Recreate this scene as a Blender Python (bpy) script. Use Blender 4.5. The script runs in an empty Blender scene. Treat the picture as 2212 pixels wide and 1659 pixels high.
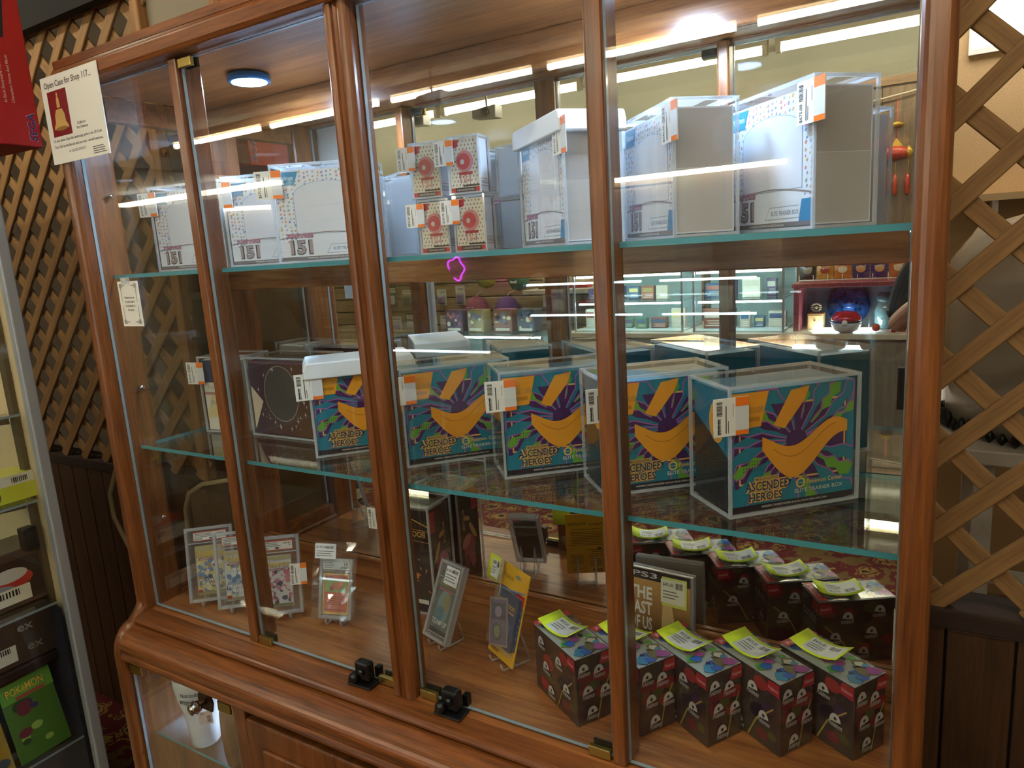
import bpy, math, random
from mathutils import Vector, Matrix
random.seed(11)
sc = bpy.context.scene
C = sc.collection
PI = math.pi
# ------------------------------------------------------------------ camera
EYE = 1.55
CAM = Vector((0.7832, -0.8652, EYE))
YAW, PITCH, ROLL, FPX, IW, IH = 0.54631, 0.18627, -0.06424, 1520.47, 2212, 1659
_cy, _sy, _cp, _sp = math.cos(YAW), math.sin(YAW), math.cos(PITCH), math.sin(PITCH)
FWD = Vector((-_sy * _cp, _cy * _cp, -_sp))
_r0 = Vector((_cy, _sy, 0)); _u0 = _r0.cross(FWD)
RGT = _r0 * math.cos(ROLL) + _u0 * math.sin(ROLL)
UPV = _u0 * math.cos(ROLL) - _r0 * math.sin(ROLL)
cam = bpy.data.cameras.new('camera'); cam_o = bpy.data.objects.new('camera', cam); C.objects.link(cam_o)
M4 = Matrix((RGT, UPV, -FWD)).transposed().to_4x4(); M4.translation = CAM
cam_o.matrix_world = M4
cam.sensor_width = 36.0; cam.lens = FPX / IW * 36.0; cam.clip_start = 0.02; cam.clip_end = 60
sc.camera = cam_o
# ------------------------------------------------------------------ world, exposure, light levels
w = bpy.data.worlds.new('world'); sc.world = w; w.use_nodes = True
w.node_tree.nodes['Background'].inputs[0].default_value = (1.0, .93, .8, 1)
w.node_tree.nodes['Background'].inputs[1].default_value = 0.05
sc.view_settings.view_transform = 'Standard'; sc.view_settings.look = 'None'
sc.view_settings.gamma = 1; sc.view_settings.use_curve_mapping = False
sc.view_settings.exposure = 1.05
FLUO = 28.0          # fluorescent tubes
PUCK = 230.0          # cool white puck lamps inside the cabinet
LED = 15.0            # strips in the glass counters
BOOTH = 5.0          # added ceiling panel that lights the booth behind the lattice
cy = sc.cycles
cy.use_denoising = True; cy.light_sampling_threshold = 0.03
cy.use_adaptive_sampling = True; cy.adaptive_threshold = 0.07; cy.blur_glossy = 0.5
cy.max_bounces = 5; cy.diffuse_bounces = 2; cy.glossy_bounces = 4; cy.transmission_bounces = 4
cy.transparent_max_bounces = 40
cy.caustics_reflective = True; cy.caustics_refractive = False
cy.sample_clamp_indirect = 6.0
# ------------------------------------------------------------------ pixel helpers (a pixel gives a direction, a plane gives the distance)
D_MIR = 0.333        # depth of the mirror behind the front glass
def ray(x, y): return FWD + RGT * ((x - IW / 2) / FPX) + UPV * ((IH / 2 - y) / FPX)
def atZ(x, y, Z): q = ray(x, y); return CAM + q * ((Z - EYE) / q.z)
def atY(x, y, Y): q = ray(x, y); return CAM + q * ((Y - CAM.y) / q.y)
def atX(x, y, X): q = ray(x, y); return CAM + q * ((X - CAM.x) / q.x)
def mY(x, y, Y):     # a thing seen in the mirror that stands on the plane Y in the room behind the camera
    p = atY(x, y, 2 * D_MIR - Y); return Vector((p.x, Y, p.z))
# ------------------------------------------------------------------ materials
MATS = {}
def nodes(key):
    m = bpy.data.materials.new(key); m.use_nodes = True; MATS[key] = m
    return m, m.node_tree.nodes, m.node_tree.links, m.node_tree.nodes['Principled BSDF']
def srgb(h):
    v = [int(h[i:i + 2], 16) / 255 for i in (0, 2, 4)]
    return tuple(c / 12.92 if c <= .04045 else ((c + .055) / 1.055) ** 2.4 for c in v)
def mat(key, hexc=None, rough=.5, metal=0.0, emit=0.0, alpha=None, bump=0.0, spec=.5, coat=0.0, var=0.0, vscale=30):
    if key in MATS: return MATS[key]
    m, n, l, b = nodes(key); col = srgb(hexc) if isinstance(hexc, str) else hexc
    b.inputs['Base Color'].default_value = (*col, 1); b.inputs['Roughness'].default_value = rough
    b.inputs['Metallic'].default_value = metal; b.inputs['Specular IOR Level'].default_value = spec
    b.inputs['Coat Weight'].default_value = coat
    if emit: b.inputs['Emission Color'].default_value = (*col, 1); b.inputs['Emission Strength'].default_value = emit
    if alpha is not None: b.inputs['Alpha'].default_value = alpha
    if var or bump:
        tc = n.new('ShaderNodeTexCoord'); nz = n.new('ShaderNodeTexNoise'); nz.inputs['Scale'].default_value = vscale
        nz.inputs['Detail'].default_value = 5; l.new(tc.outputs['Object'], nz.inputs['Vector'])
        if var:
            r = n.new('ShaderNodeValToRGB'); r.color_ramp.elements[0].position = .3; r.color_ramp.elements[1].position = .7
            r.color_ramp.elements[0].color = (*[max(0, c * (1 - var)) for c in col], 1)
            r.color_ramp.elements[1].color = (*[min(1, c * (1 + var)) for c in col], 1)
            l.new(nz.outputs['Fac'], r.inputs[0]); l.new(r.outputs[0], b.inputs['Base Color'])
        if bump:
            bp = n.new('ShaderNodeBump'); bp.inputs['Strength'].default_value = bump; bp.inputs['Distance'].default_value = .002
            l.new(nz.outputs['Fac'], bp.inputs['Height']); l.new(bp.outputs[0], b.inputs['Normal'])
    return m
def ink(hexc, rough=.38): return mat('ink_' + hexc + ('' if rough == .38 else '_%d' % int(rough * 100)), hexc, rough)
def wood(key, c_dark, c_light, axis='Z', rough=.32, scale=1.0, coat=.25):
    if key in MATS: return MATS[key]
    m, n, l, b = nodes(key)
    tc = n.new('ShaderNodeTexCoord'); mp = n.new('ShaderNodeMapping'); l.new(tc.outputs['Object'], mp.inputs['Vector'])
    st = {'X': (1.6, 26, 26), 'Y': (26, 1.6, 26), 'Z': (26, 26, 1.6)}[axis]
    mp.inputs['Scale'].default_value = [v * scale for v in st]
    n1 = n.new('ShaderNodeTexNoise'); n1.inputs['Scale'].default_value = 1.6; n1.inputs['Detail'].default_value = 7
    n1.inputs['Roughness'].default_value = .62; n1.inputs['Distortion'].default_value = .6; l.new(mp.outputs[0], n1.inputs['Vector'])
    n2 = n.new('ShaderNodeTexNoise'); n2.inputs['Scale'].default_value = 9; n2.inputs['Detail'].default_value = 3; l.new(mp.outputs[0], n2.inputs['Vector'])
    mx = n.new('ShaderNodeMath'); mx.operation = 'MULTIPLY_ADD'; mx.inputs[1].default_value = .45
    l.new(n2.outputs['Fac'], mx.inputs[0]); l.new(n1.outputs['Fac'], mx.inputs[2])
    r = n.new('ShaderNodeValToRGB'); e = r.color_ramp.elements
    e[0].position = .48; e[0].color = (*srgb(c_dark), 1); e[1].position = .92; e[1].color = (*srgb(c_light), 1)
    l.new(mx.outputs[0], r.inputs[0]); l.new(r.outputs[0], b.inputs['Base Color'])
    b.inputs['Roughness'].default_value = rough; b.inputs['Coat Weight'].default_value = coat; b.inputs['Coat Roughness'].default_value = .18
    bp = n.new('ShaderNodeBump'); bp.inputs['Strength'].default_value = .12; bp.inputs['Distance'].default_value = .001
    l.new(mx.outputs[0], bp.inputs['Height']); l.new(bp.outputs[0], b.inputs['Normal'])
    return m
def clear(key, tint, ior=1.45, rough=.0, haze=0.0, hazecol=(1, 1, 1)):
    # thin clear sheet: Fresnel mirror reflection over straight transmission
    if key in MATS: return MATS[key]
    m, n, l, b = nodes(key); n.remove(b); out = n['Material Output']
    geo = n.new('ShaderNodeNewGeometry'); mi = n.new('ShaderNodeMapRange'); mi.inputs['To Min'].default_value = ior; mi.inputs['To Max'].default_value = 1 / ior
    l.new(geo.outputs['Backfacing'], mi.inputs['Value'])
    fr = n.new('ShaderNodeFresnel'); l.new(mi.outputs[0], fr.inputs['IOR'])
    tr = n.new('ShaderNodeBsdfTransparent'); tr.inputs[0].default_value = (*tint, 1)
    gl = n.new('ShaderNodeBsdfGlossy'); gl.inputs['Roughness'].default_value = rough; gl.inputs['Color'].default_value = (1, 1, 1, 1)
    base = tr.outputs[0]
    if haze:
        df = n.new('ShaderNodeBsdfDiffuse'); df.inputs[0].default_value = (*hazecol, 1)
        h = n.new('ShaderNodeMixShader'); h.inputs[0].default_value = haze; l.new(base, h.inputs[1]); l.new(df.outputs[0], h.inputs[2]); base = h.outputs[0]
    mx = n.new('ShaderNodeMixShader'); l.new(fr.outputs[0], mx.inputs[0]); l.new(base, mx.inputs[1]); l.new(gl.outputs[0], mx.inputs[2])
    l.new(mx.outputs[0], out.inputs['Surface'])
    return m
GLASS = clear('window_glass', (.975, .985, .98))
SHELFG = clear('shelf_glass', (.93, .97, .955))
GEDGE = mat('glass_edge_teal', '4b93a0', .15, coat=.5)
ACRY = clear('acrylic', (.975, .98, .985), ior=1.42)
AEDGE = clear('acrylic_edge', (.9, .93, .95), ior=1.5, rough=.08, haze=.3, hazecol=(.92, .96, 1.0))
SLABP = clear('slab_plastic', (.95, .96, .97), ior=1.46, haze=.05)
SLABE = clear('slab_frame', (.85, .86, .88), ior=1.48, rough=.1, haze=.3, hazecol=(.82, .82, .84))
BAGP = clear('poly_bag', (.97, .97, .97), ior=1.5, rough=.05, haze=.04)
SHRINK = clear('shrink_wrap', (.99, .99, .99), ior=1.5, rough=.06)
W_V = wood('wood_vertical', '46230e', '885026', 'Z')
W_H = wood('wood_horizontal', '4a2610', '935629', 'X')
W_I = wood('wood_inside', '6b3a1d', 'b0713e', 'X', rough=.28)
W_IV = wood('wood_inside_vertical', '65341a', 'a4643a', 'Z', rough=.3)
W_DK = wood('wood_dark_board', '2a1b11', '4c321e', 'Z', rough=.5, coat=.05)
W_LAT = wood('wood_lattice', '6d4d2b', '9c7647', 'X', rough=.7, coat=0)
W_LAT_L = W_LAT
BRASS = mat('brass', 'b09a58', .28, 1.0)
BLACK = mat('black_plastic', '0d0d0f', .35)
CHROME = mat('chrome', 'c8c4bc', .12, 1.0)
ALU = mat('brushed_aluminium', 'aab0ba', .42, .35)
WHITE = mat('white_plastic', 'e9edf2', .35)
PAPER = mat('paper', 'e8e6e0', .75)
# ------------------------------------------------------------------ mesh builder
TXT = {}
def text_geo(s, off=.012):
    key = (s, off)
    if key in TXT: return TXT[key]
    cu = bpy.data.curves.new('t', 'FONT'); cu.body = s; cu.size = 1.0; cu.resolution_u = 2; cu.offset = off
    o = bpy.data.objects.new('t', cu); me = bpy.data.meshes.new_from_object(o)
    vs = [(v.co.x, v.co.y) for v in me.vertices]; fs = [tuple(p.vertices) for p in me.polygons]
    bpy.data.objects.remove(o); bpy.data.curves.remove(cu); bpy.data.meshes.remove(me)
    if vs:
        x0 = min(v[0] for v in vs); vs = [(v[0] - x0, v[1]) for v in vs]; wd = max(v[0] for v in vs)
    else: wd = 0
    TXT[key] = (vs, fs, wd); return TXT[key]
class MB:
    def __init__(self): self.v = []; self.f = []; self.m = []; self.mats = []; self.smooth = []
    def mi(self, m):
        if m not in self.mats: self.mats.append(m)
        return self.mats.index(m)
    def add(self, vs, fs, m, smooth=False):
        o = len(self.v); self.v += [tuple(x) for x in vs]; k = self.mi(m)
        for f in fs: self.f.append(tuple(i + o for i in f)); self.m.append(k); self.smooth.append(smooth)
        return self
    def box(self, x0, x1, y0, y1, z0, z1, m, mx=None, skip=()):
        vs = [(x, y, z) for z in (z0, z1) for y in (y0, y1) for x in (x0, x1)]
        if mx: vs = [mx @ Vector(v) for v in vs]
        fs = [(0, 2, 3, 1), (4, 5, 7, 6), (0, 1, 5, 4), (2, 6, 7, 3), (0, 4, 6, 2), (1, 3, 7, 5)]  # -z +z -y +y -x +x
        return self.add(vs, [f for i, f in enumerate(fs) if i not in skip], m)
    def prism(self, poly, axis, lo, hi, m, smooth=False):
        # poly: 2-D outline; axis 'X' -> (y,z), 'Y' -> (x,z), 'Z' -> (x,y)
        def P(a, b, t): return {'X': (t, a, b), 'Y': (a, t, b), 'Z': (a, b, t)}[axis]
        n = len(poly); vs = [P(a, b, lo) for a, b in poly] + [P(a, b, hi) for a, b in poly]
        area = sum(poly[i][0] * poly[(i + 1) % n][1] - poly[(i + 1) % n][0] * poly[i][1] for i in range(n))
        flip = (area < 0) != (axis == 'Y')
        side = [(i, (i + 1) % n, n + (i + 1) % n, n + i) for i in range(n)]
        caps = [tuple(range(n))[::-1], tuple(range(n, 2 * n))]
        if flip: side = [s[::-1] for s in side]; caps = [c[::-1] for c in caps]
        self.add(vs, side, m, smooth); o = len(self.v) - 2 * n; k = self.mi(m)
        for c in caps: self.f.append(tuple(i + o for i in c)); self.m.append(k); self.smooth.append(False)
        return self
    def tube(self, pts, r, m, n=8, closed=False, r2=None):
        pts = [Vector(p) for p in pts]; vs = []; fs = []; N = len(pts); up = None
        for i, p in enumerate(pts):
            a = pts[i - 1] if (i or closed) else p; c = pts[(i + 1) % N] if (i < N - 1 or closed) else p
            t = (c - a).normalized()
            if up is None: up = Vector((0, 0, 1)) if abs(t.z) < .9 else Vector((1, 0, 0))
            s = t.cross(up).normalized(); up = s.cross(t).normalized()
            rr = r if r2 is None else r + (r2 - r) * i / (N - 1)
            for k in range(n):
                an = 2 * PI * k / n; vs.append(p + s * (rr * math.cos(an)) + up * (rr * math.sin(an)))
        for i in range(N if closed else N - 1):
            for k in range(n):
                j = ((i + 1) % N) * n
                fs.append((i * n + k, i * n + (k + 1) % n, j + (k + 1) % n, j + k))
        if not closed: fs += [tuple(range(n))[::-1], tuple(range((N - 1) * n, N * n))]
        return self.add(vs, fs, m, True)
    def lathe(self, prof, m, cx=0, cy=0, n=24, z0=0, mx=None):
        vs = []; fs = []
        for r, z in prof:
            for k in range(n): vs.append((cx + r * math.cos(2 * PI * k / n), cy + r * math.sin(2 * PI * k / n), z0 + z))
        for i in range(len(prof) - 1):
            for k in range(n):
                a, b = i * n + k, i * n + (k + 1) % n; fs.append((a, b, b + n, a + n))
        fs += [tuple(range(n))[::-1], tuple(range((len(prof) - 1) * n, len(prof) * n))]
        if mx: vs = [mx @ Vector(v) for v in vs]
        return self.add(vs, fs, m, True)
    def build(self, name, parent=None, loc=None, rot=None, bevel=0, seg=2):
        me = bpy.data.meshes.new(name); me.from_pydata(self.v, [], self.f)
        for m in self.mats: me.materials.append(m)
        me.polygons.foreach_set('material_index', self.m); me.polygons.foreach_set('use_smooth', self.smooth); me.update()
        return link(name, me, parent, loc, rot, bevel, seg)
def link(name, me, parent=None, loc=None, rot=None, bevel=0, seg=2):
    o = bpy.data.objects.new(name, me); C.objects.link(o)
    if parent: o.parent = parent
    if loc is not None: o.location = loc
    if rot is not None: o.rotation_euler = rot
    if bevel:
        b = o.modifiers.new('bevel', 'BEVEL'); b.width = bevel; b.segments = seg; b.limit_method = 'ANGLE'; b.angle_limit = math.radians(40)
    return o
class Print(MB):
    """flat print: coordinates u,v on a face; layers stand 0.12 mm apart; face looks along -Y (u = x, v = z)"""
    def __init__(self, fn=None): super().__init__(); self.fn = fn or (lambda u, v, k: (u, -k, v)); self.k = 1
    def P(self, pts): return [self.fn(u, v, self.k * .00012) for u, v in pts]
    def poly(self, pts, c, k=None):
        if k: self.k = k
        a = sum(pts[i][0] * pts[(i + 1) % len(pts)][1] - pts[(i + 1) % len(pts)][0] * pts[i][1] for i in range(len(pts)))
        if a < 0: pts = pts[::-1]
        return self.add(self.P(pts), [tuple(range(len(pts)))], c if not isinstance(c, str) else ink(c))
    def rect(self, x0, y0, x1, y1, c, k=None): return self.poly([(x0, y0), (x1, y0), (x1, y1), (x0, y1)], c, k)
    def ell(self, x, y, rx, ry, c, k=None, rot=0, n=24, a0=0, a1=2 * PI):
        full = abs(a1 - a0 - 2 * PI) < 1e-6; N = n if full else n + 1
        pts = []
        for i in range(N):
            t = a0 + (a1 - a0) * i / n; px, py = rx * math.cos(t), ry * math.sin(t)
            pts.append((x + px * math.cos(rot) - py * math.sin(rot), y + px * math.sin(rot) + py * math.cos(rot)))
        return self.poly(pts, c, k)
    def line(self, pts, w, c, k=None):
        if k: self.k = k
        for (a, b), (e, f) in zip(pts, pts[1:]):
            L = math.hypot(e - a, f - b) or 1; nx, ny = -(f - b) / L * w / 2, (e - a) / L * w / 2
            self.poly([(a - nx, b - ny), (e - nx, f - ny), (e + nx, f + ny), (a + nx, b + ny)], c)
        return self
    def txt(self, s, x, y, h, c, k=None, w=None, rot=0, align='l', shear=0, off=.012):
        if k: self.k = k
        vs, fs, wd = text_geo(s, off)
        if not vs: return self
        sy = h / .7; sx = (w / wd) if w else sy
        off = {'l': 0, 'c': -wd * sx / 2, 'r': -wd * sx}[align]; cr, sr = math.cos(rot), math.sin(rot)
        q = []
        for a, b in vs:
            px, py = a * sx + off + shear * b * sy, b * sy; q.append((x + px * cr - py * sr, y + px * sr + py * cr))
        return self.add(self.P(q), fs, c if not isinstance(c, str) else ink(c))
    def lines(self, x0, y0, x1, y1, n, c, k=None, fill=.5, rag=.25):
        rnd = random.Random(int(x0 * 1e4) + n)
        for i in range(n):
            yy = y1 - (y1 - y0) * (i + .5) / n; hh = (y1 - y0) / n * fill / 2
            self.rect(x0, yy - hh, x1 - (x1 - x0) * rag * rnd.random(), yy + hh, c, k)
        return self
    def barcode(self, x0, y0, x1, y1, c='15151a', k=None, n=9, vert=False, seed=1):
        rnd = random.Random(seed)
        for i in range(n):
            a = i / n; b = a + (1 / n) * rnd.uniform(.3, .8)
            if vert: self.rect(x0, y0 + (y1 - y0) * a, x1, y0 + (y1 - y0) * b, c, k)
            else: self.rect(x0 + (x1 - x0) * a, y0, x0 + (x1 - x0) * b, y1, c, k)
        return self
def thing(name, label, cat, loc=(0, 0, 0), rotz=0, group=None):
    o = bpy.data.objects.new(name, None); C.objects.link(o); o.empty_display_size = .05
    o.location = loc; o.rotation_euler = (0, 0, rotz); tag(o, label, cat, group); return o
def tag(o, label, cat, group=None):
    o['label'] = label; o['category'] = cat
    if group: o['group'] = group
    return o
def struct(o): o['kind'] = 'structure'; return o
def arc(cx, cy, r, a0, a1, n, r2=None):
    r2 = r2 or r
    return [(cx + r * math.cos(math.radians(a0 + (a1 - a0) * i / n)), cy + r2 * math.sin(math.radians(a0 + (a1 - a0) * i / n))) for i in range(n + 1)]
# ================================================================== the room
ZS, ZM, ZU, ZR, B, A = 0.7835, 1.1694, 1.553, 1.9275, 0.777, 0.408
X0, X1, YF, YB, HC = -5.4, 2.9, -3.75, 2.5, 2.75
def carpet():
    m, n, l, b = nodes('carpet_floral'); tc = n.new('ShaderNodeTexCoord')
    vo = n.new('ShaderNodeTexVoronoi'); vo.inputs['Scale'].default_value = 7.5; vo.inputs['Randomness'].default_value = .8
    nz = n.new('ShaderNodeTexNoise'); nz.inputs['Scale'].default_value = 26; nz.inputs['Detail'].default_value = 3
    n3 = n.new('ShaderNodeTexNoise'); n3.inputs['Scale'].default_value = 400
    for t in (vo, nz, n3): l.new(tc.outputs['Object'], t.inputs['Vector'])
    ma = n.new('ShaderNodeMath'); ma.operation = 'MULTIPLY_ADD'; ma.inputs[1].default_value = .55
    l.new(nz.outputs['Fac'], ma.inputs[0]); l.new(vo.outputs['Distance'], ma.inputs[2])
    r = n.new('ShaderNodeValToRGB'); r.color_ramp.interpolation = 'CONSTANT'; e = r.color_ramp.elements
    e[0].color = (*srgb('3c2a20'), 1); e[1].position = .5; e[1].color = (*srgb('b08a45'), 1)
    for p, c in ((.6, '5e1518'), (.66, 'a8843f'), (.71, '6a171b'), (.93, '7d6030')): q = e.new(p); q.color = (*srgb(c), 1)
    l.new(ma.outputs[0], r.inputs[0])
    mx = n.new('ShaderNodeMixRGB'); mx.blend_type = 'MULTIPLY'; mx.inputs[0].default_value = .5
    l.new(r.outputs[0], mx.inputs[1]); l.new(n3.outputs['Fac'], mx.inputs[2]); l.new(mx.outputs[0], b.inputs['Base Color'])
    b.inputs['Roughness'].default_value = .95
    return m
struct(MB().box(X0, X1, YF, YB, -.05, 0, carpet()).build('floor'))
struct(MB().box(X0, X1, YF, YB, HC, HC + .05, mat('ceiling_paint', '757160', .8, var=.06, vscale=4)).build('ceiling'))
struct(MB().box(X0 - .05, X0, YF, YB, 0, HC, mat('wall_beige', 'b9a98c', .8)).build('wall_left'))
struct(MB().box(X1, X1 + .05, YF, YB, 0, HC, mat('wall_beige', 'b9a98c', .8)).build('wall_right'))
wf = struct(MB().box(X0, X1, YF - .05, YF, 0, HC, mat('wall_olive', '6b695a', .8)).build('wall_front'))
struct(MB().box(X0, X1, YB, YB + .05, 0, HC, mat('wall_tan', 'b39468', .85, bump=.3, vscale=160, var=.08)).build('wall_back'))
# vertical wood boards on the far wall opposite the cabinet, right part
pan = wood('wall_board_brown', '4b3a2a', '7d6447', 'Z', rough=.45, coat=.1)
me0 = None
for i in range(13):
    x = -.55 + i * .25
    if me0 is None:
        o = MB().box(0, .246, 0, .012, .05, 2.42, pan).build('wall_board', wf, (x, YF, 0), bevel=.003); me0 = o.data
    else: link('wall_board', me0, wf, (x, YF, 0), bevel=.003)
MB().box(-.56, 2.7, YF, YF + .03, 2.42, 2.47, wood('trim_brown', '5b4028', '86663f', 'X')).build('cornice_strip', wf)
# slat wall on the left part of the far wall: horizontal boards
slat = wood('slatwall_tan', '8d7a58', 'b59f78', 'X', rough=.5, coat=.05); me0 = None
for i in range(15):
    z = .3 + i * .125
    if me0 is None: o = MB().box(0, 3.9, 0, .014, 0, .112, slat).build('slat_board', wf, (-4.6, YF, z), bevel=.004); me0 = o.data
    else: link('slat_board', me0, wf, (-4.6, YF, z), bevel=.004)
# fluorescent strip fixtures: the far row, then added ones
FL = mat('fluorescent_tube', (1.0, .91, .70), .4, emit=FLUO); HOUS = mat('lamp_housing', 'c9bfa4', .5)
def fixture(name, label, x, y, L=1.22):
    t = thing(name, label, 'ceiling light', (x, y, HC - .11), 0, 'fluorescent strip lights in one row')
    MB().prism([(-.03, .06), (.03, .06), (.045, .11), (-.045, .11)], 'X', 0, L, HOUS).build('housing', t)
    MB().tube([(.03, 0, .03), (L - .03, 0, .03)], .019, FL, 10).build('tube', t)
    for e in (0, L - .03): MB().box(e, e + .03, -.022, .022, .005, .06, HOUS).build('lamp_holder', t)
for i in range(6):
    fixture('strip_light', 'bare fluorescent strip light in the far ceiling row, %s from the beige side wall' % ('first', 'second', 'third', 'fourth', 'fifth', 'sixth')[i], -5.2 + i * 1.27, -3.34)
for i in range(2):  # two unseen strips added to brighten the cabinet front and floor
    fixture('strip_light', 'added fluorescent strip light over the aisle before the cabinet, %s' % ('above the centre post', 'above the corner post')[i], -.35 + i * 1.3, -.8)
fixture('strip_light', 'added fluorescent strip light above the metal showcase', -2.55, -.45)  # unseen strip added to light the left lattice
# light bar on the far wall
t = thing('light_bar', 'long thin white light bar fixed to the far slatted wall', 'light bar', (-1.1, YF + .03, 1.955))
MB().box(0, 1.12, 0, .05, .028, .04, HOUS).build('bracket', t); MB().box(.02, 1.1, .01, .045, 0, .028, FL).build('diffuser', t)
# ------------------------------------------------------------------ partition wall with wainscot boards and lattice
YL = 0.365
wall = struct(MB().box(-2.7, 1.75, YL + .006, YL + .05, 0, .92, mat('wainscot_core', '160e0a', .7)).build('wall_partition'))
me0 = None
for i in range(48):
    x = -2.7 + i * .0927
    if -.62 < x < .55: continue
    if me0 is None: o = MB().box(0, .089, -.006, .006, 0, .915, W_DK).build('board', wall, (x, YL, 0), bevel=.002); me0 = o.data
    else: link('board', me0, wall, (x, YL, 0), bevel=.002)
MB().box(-2.7, 1.75, YL - .012, YL + .07, .915, .95, wood('cap_rail', '1e130c', '35221a', 'X', rough=.85, coat=0)).build('cap_rail', wall, bevel=.004)
def lattice(label, x0, x1, z0, z1, m, ph=.897, pv=2.519, per=.1242, wdt=.028):
    t = thing('lattice_screen', label, 'lattice', (x0, YL, z0))
    W_, H_ = x1 - x0, z1 - z0
    for fam in (1, -1):
        base = (ph if fam == 1 else pv) % per
        k = -60
        while k < 60:
            c = base + k * per; k += 1
            # line: z = fam*x + c
            pts = []
            for x in (x0, x1):
                z = fam * x + c
                if z0 <= z <= z1: pts.append((x, z))
            for z in (z0, z1):
                x = (z - c) * fam
                if x0 < x < x1: pts.append((x, z))
            if len(pts) < 2: continue
            pts.sort(); (xa, za), (xb, zb) = pts[0], pts[-1]; L = math.hypot(xb - xa, zb - za)
            if L < .04: continue
            yy = -.007 if fam == 1 else .002
            o = MB().box(0, L, 0, .008, -wdt / 2, wdt / 2, m).build('slat', t, (xa - x0, yy, za - z0), (0, -math.atan2(zb - za, xb - xa), 0), bevel=.0015, seg=1)
    fr = [(0, .035, 0, H_), (W_ - .035, W_, 0, H_)]
    for a, b, c_, d_ in fr: MB().box(a, b, -.018, .016, c_, d_, W_FR).build('frame_post', t, bevel=.003)
    MB().box(0, W_, -.018, .016, H_ - .03, H_, W_FRH).build('frame_rail', t, bevel=.003)
    return t
W_FR = wood('wood_lattice_frame', '7a4f26', 'a97b45', 'Z', rough=.65, coat=0); W_FRH = wood('wood_lattice_frame_h', '7a4f26', 'a97b45', 'X', rough=.65, coat=0)
lattice('wooden lattice screen above dark boards, beside the metal-framed showcase', -2.6, -1.005, .95, 2.30, W_LAT, wdt=.033)
lattice('wooden lattice screen in front of the tan booth wall and white table', .74, 1.72, .95, 2.3, W_LAT)
tag(MB().box(-2.5, -1.03, YL - .05, YL - .02, 2.262, 2.6, mat('black_cloth', '0c0b0c', .9)).build('black_valance'), 'black board hung across the top of the lattice', 'valance')
tag(MB().box(-.735, -.70, YL - .012, YL + .03, 2.03, 2.75, W_FR).build('wood_post'), 'plain wooden post rising behind the cabinet top', 'post')
struct(MB().box(-1.0, .735, YL + .005, YL + .03, 2.02, HC, mat('wall_panel_beige', '8c8270', .8, bump=.2, vscale=120)).build('wall_upper'))
struct(MB().box(X0, -.02, 1.12, 1.16, 0, HC, mat('wall_shade_brown', '5c4f40', .85)).build('wall_shade_backing'))  # added wall, its dark brown standing in for shade behind the lattice
# beige cable
t = MB().tube([Vector(q) for q in ((-1.40, .33, 1.0), (-1.43, .325, .955), (-1.485, .32, .86), (-1.485, .32, .78), (-1.45, .325, .70), (-1.40, .33, .62))], .007, mat('cable_beige', 'b9a67c', .5), 8).build('power_cable')
tag(t, 'thick beige cable bowed out in front of the dark boards', 'cable')
t = MB().tube([Vector(q) for q in ((-.80, .33, .985), (-.888, .33, .973), (-1.0, .325, .95), (-1.07, .325, .915), (-1.10, .325, .86), (-1.112, .33, .79), (-1.112, .33, .7))], .0065, mat('cable_beige', 'b9a67c', .5), 8).build('power_cable')
tag(t, 'beige cable looping down behind the left cabinet glass', 'cable')
struct(MB().box(-.02, .02, YL + .06, YB, 0, HC, mat('wall_beige', 'b9a98c', .8)).build('wall_light_blocker'))  # unseen wall added to keep the booth lamp off the left side
# ------------------------------------------------------------------ booth behind the lattice
TABW = mat('table_white', 'd8d0c4', .45)
t = thing('white_table', 'white table with thin legs seen through the lattice', 'table', (.72, 1.0, 0))
MB().box(0, 1.1, 0, .7, 1.0, 1.035, TABW).build('table_top', t, bevel=.004)
for x, y in ((.16, .03), (1.03, .03), (.16, .64), (1.03, .64)): MB().box(x, x + .04, y, y + .04, 0, 1.0, TABW).build('leg', t)
MB().box(.16, 1.05, .035, .06, .70, .73, TABW).build('crossbar', t)
drum = clear('cloudy_wrap', (.8, .76, .7), ior=1.5, rough=.12, haze=.6, hazecol=(.75, .67, .55))
t = thing('wrapped_drum', 'big drum in cloudy clear plastic with black fringed base on white table', 'drum', (1.14, 1.32, 1.035))
MB().lathe([(.30, .0), (.325, .02), (.33, .25), (.325, .42), (.27, .5), (.12, .54), (.02, .545)], drum, n=40).build('plastic_wrap', t)
MB().lathe([(.27, .01), (.28, .03), (.28, .35), (.1, .4), (.02, .4)], mat('drum_core', 'a4937a', .7), n=32).build('drum_body', t)
f = MB(); rnd = random.Random(4)
for k in range(70):
    an = 2 * PI * k / 70; r_ = .335; f.lathe([(.002, 0), (rnd.uniform(.01, .016), .012), (.004, rnd.uniform(.025, .045))], BLACK, r_ * math.cos(an), r_ * math.sin(an), 5)
f.build('fringe', t)
t = thing('added_panel_lamp', 'added white panel lamp lighting the booth behind the lattice', 'ceiling light', (1.0, 2.2, 2.62))  # unseen panel added as fill light for the booth
MB().box(-.45, .45, -.28, .28, 0, .03, HOUS).build('frame', t)
MB().box(-.42, .42, -.25, .25, -.006, 0, mat('panel_emit', (1, .96, .88), .5, emit=BOOTH)).build('diffuser', t)
wn = struct(MB().box(.855, 1.33, YB - .02, YB, 2.165, 2.47, TABW).build('window_1'))
MB().box(.872, 1.31, YB - .024, YB - .02, 2.185, 2.45, mat('window_daylight', (.95, .97, 1.0), .3, emit=3)).build('pane', wn)
t = thing('wall_shelf', 'pale wooden shelf on the tan wall behind the lattice', 'shelf', (.75, 2.3, 1.62))
MB().box(0, 1.4, 0, .2, 0, .025, mat('shelf_pale', 'c9a878', .6)).build('board', t)
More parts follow.
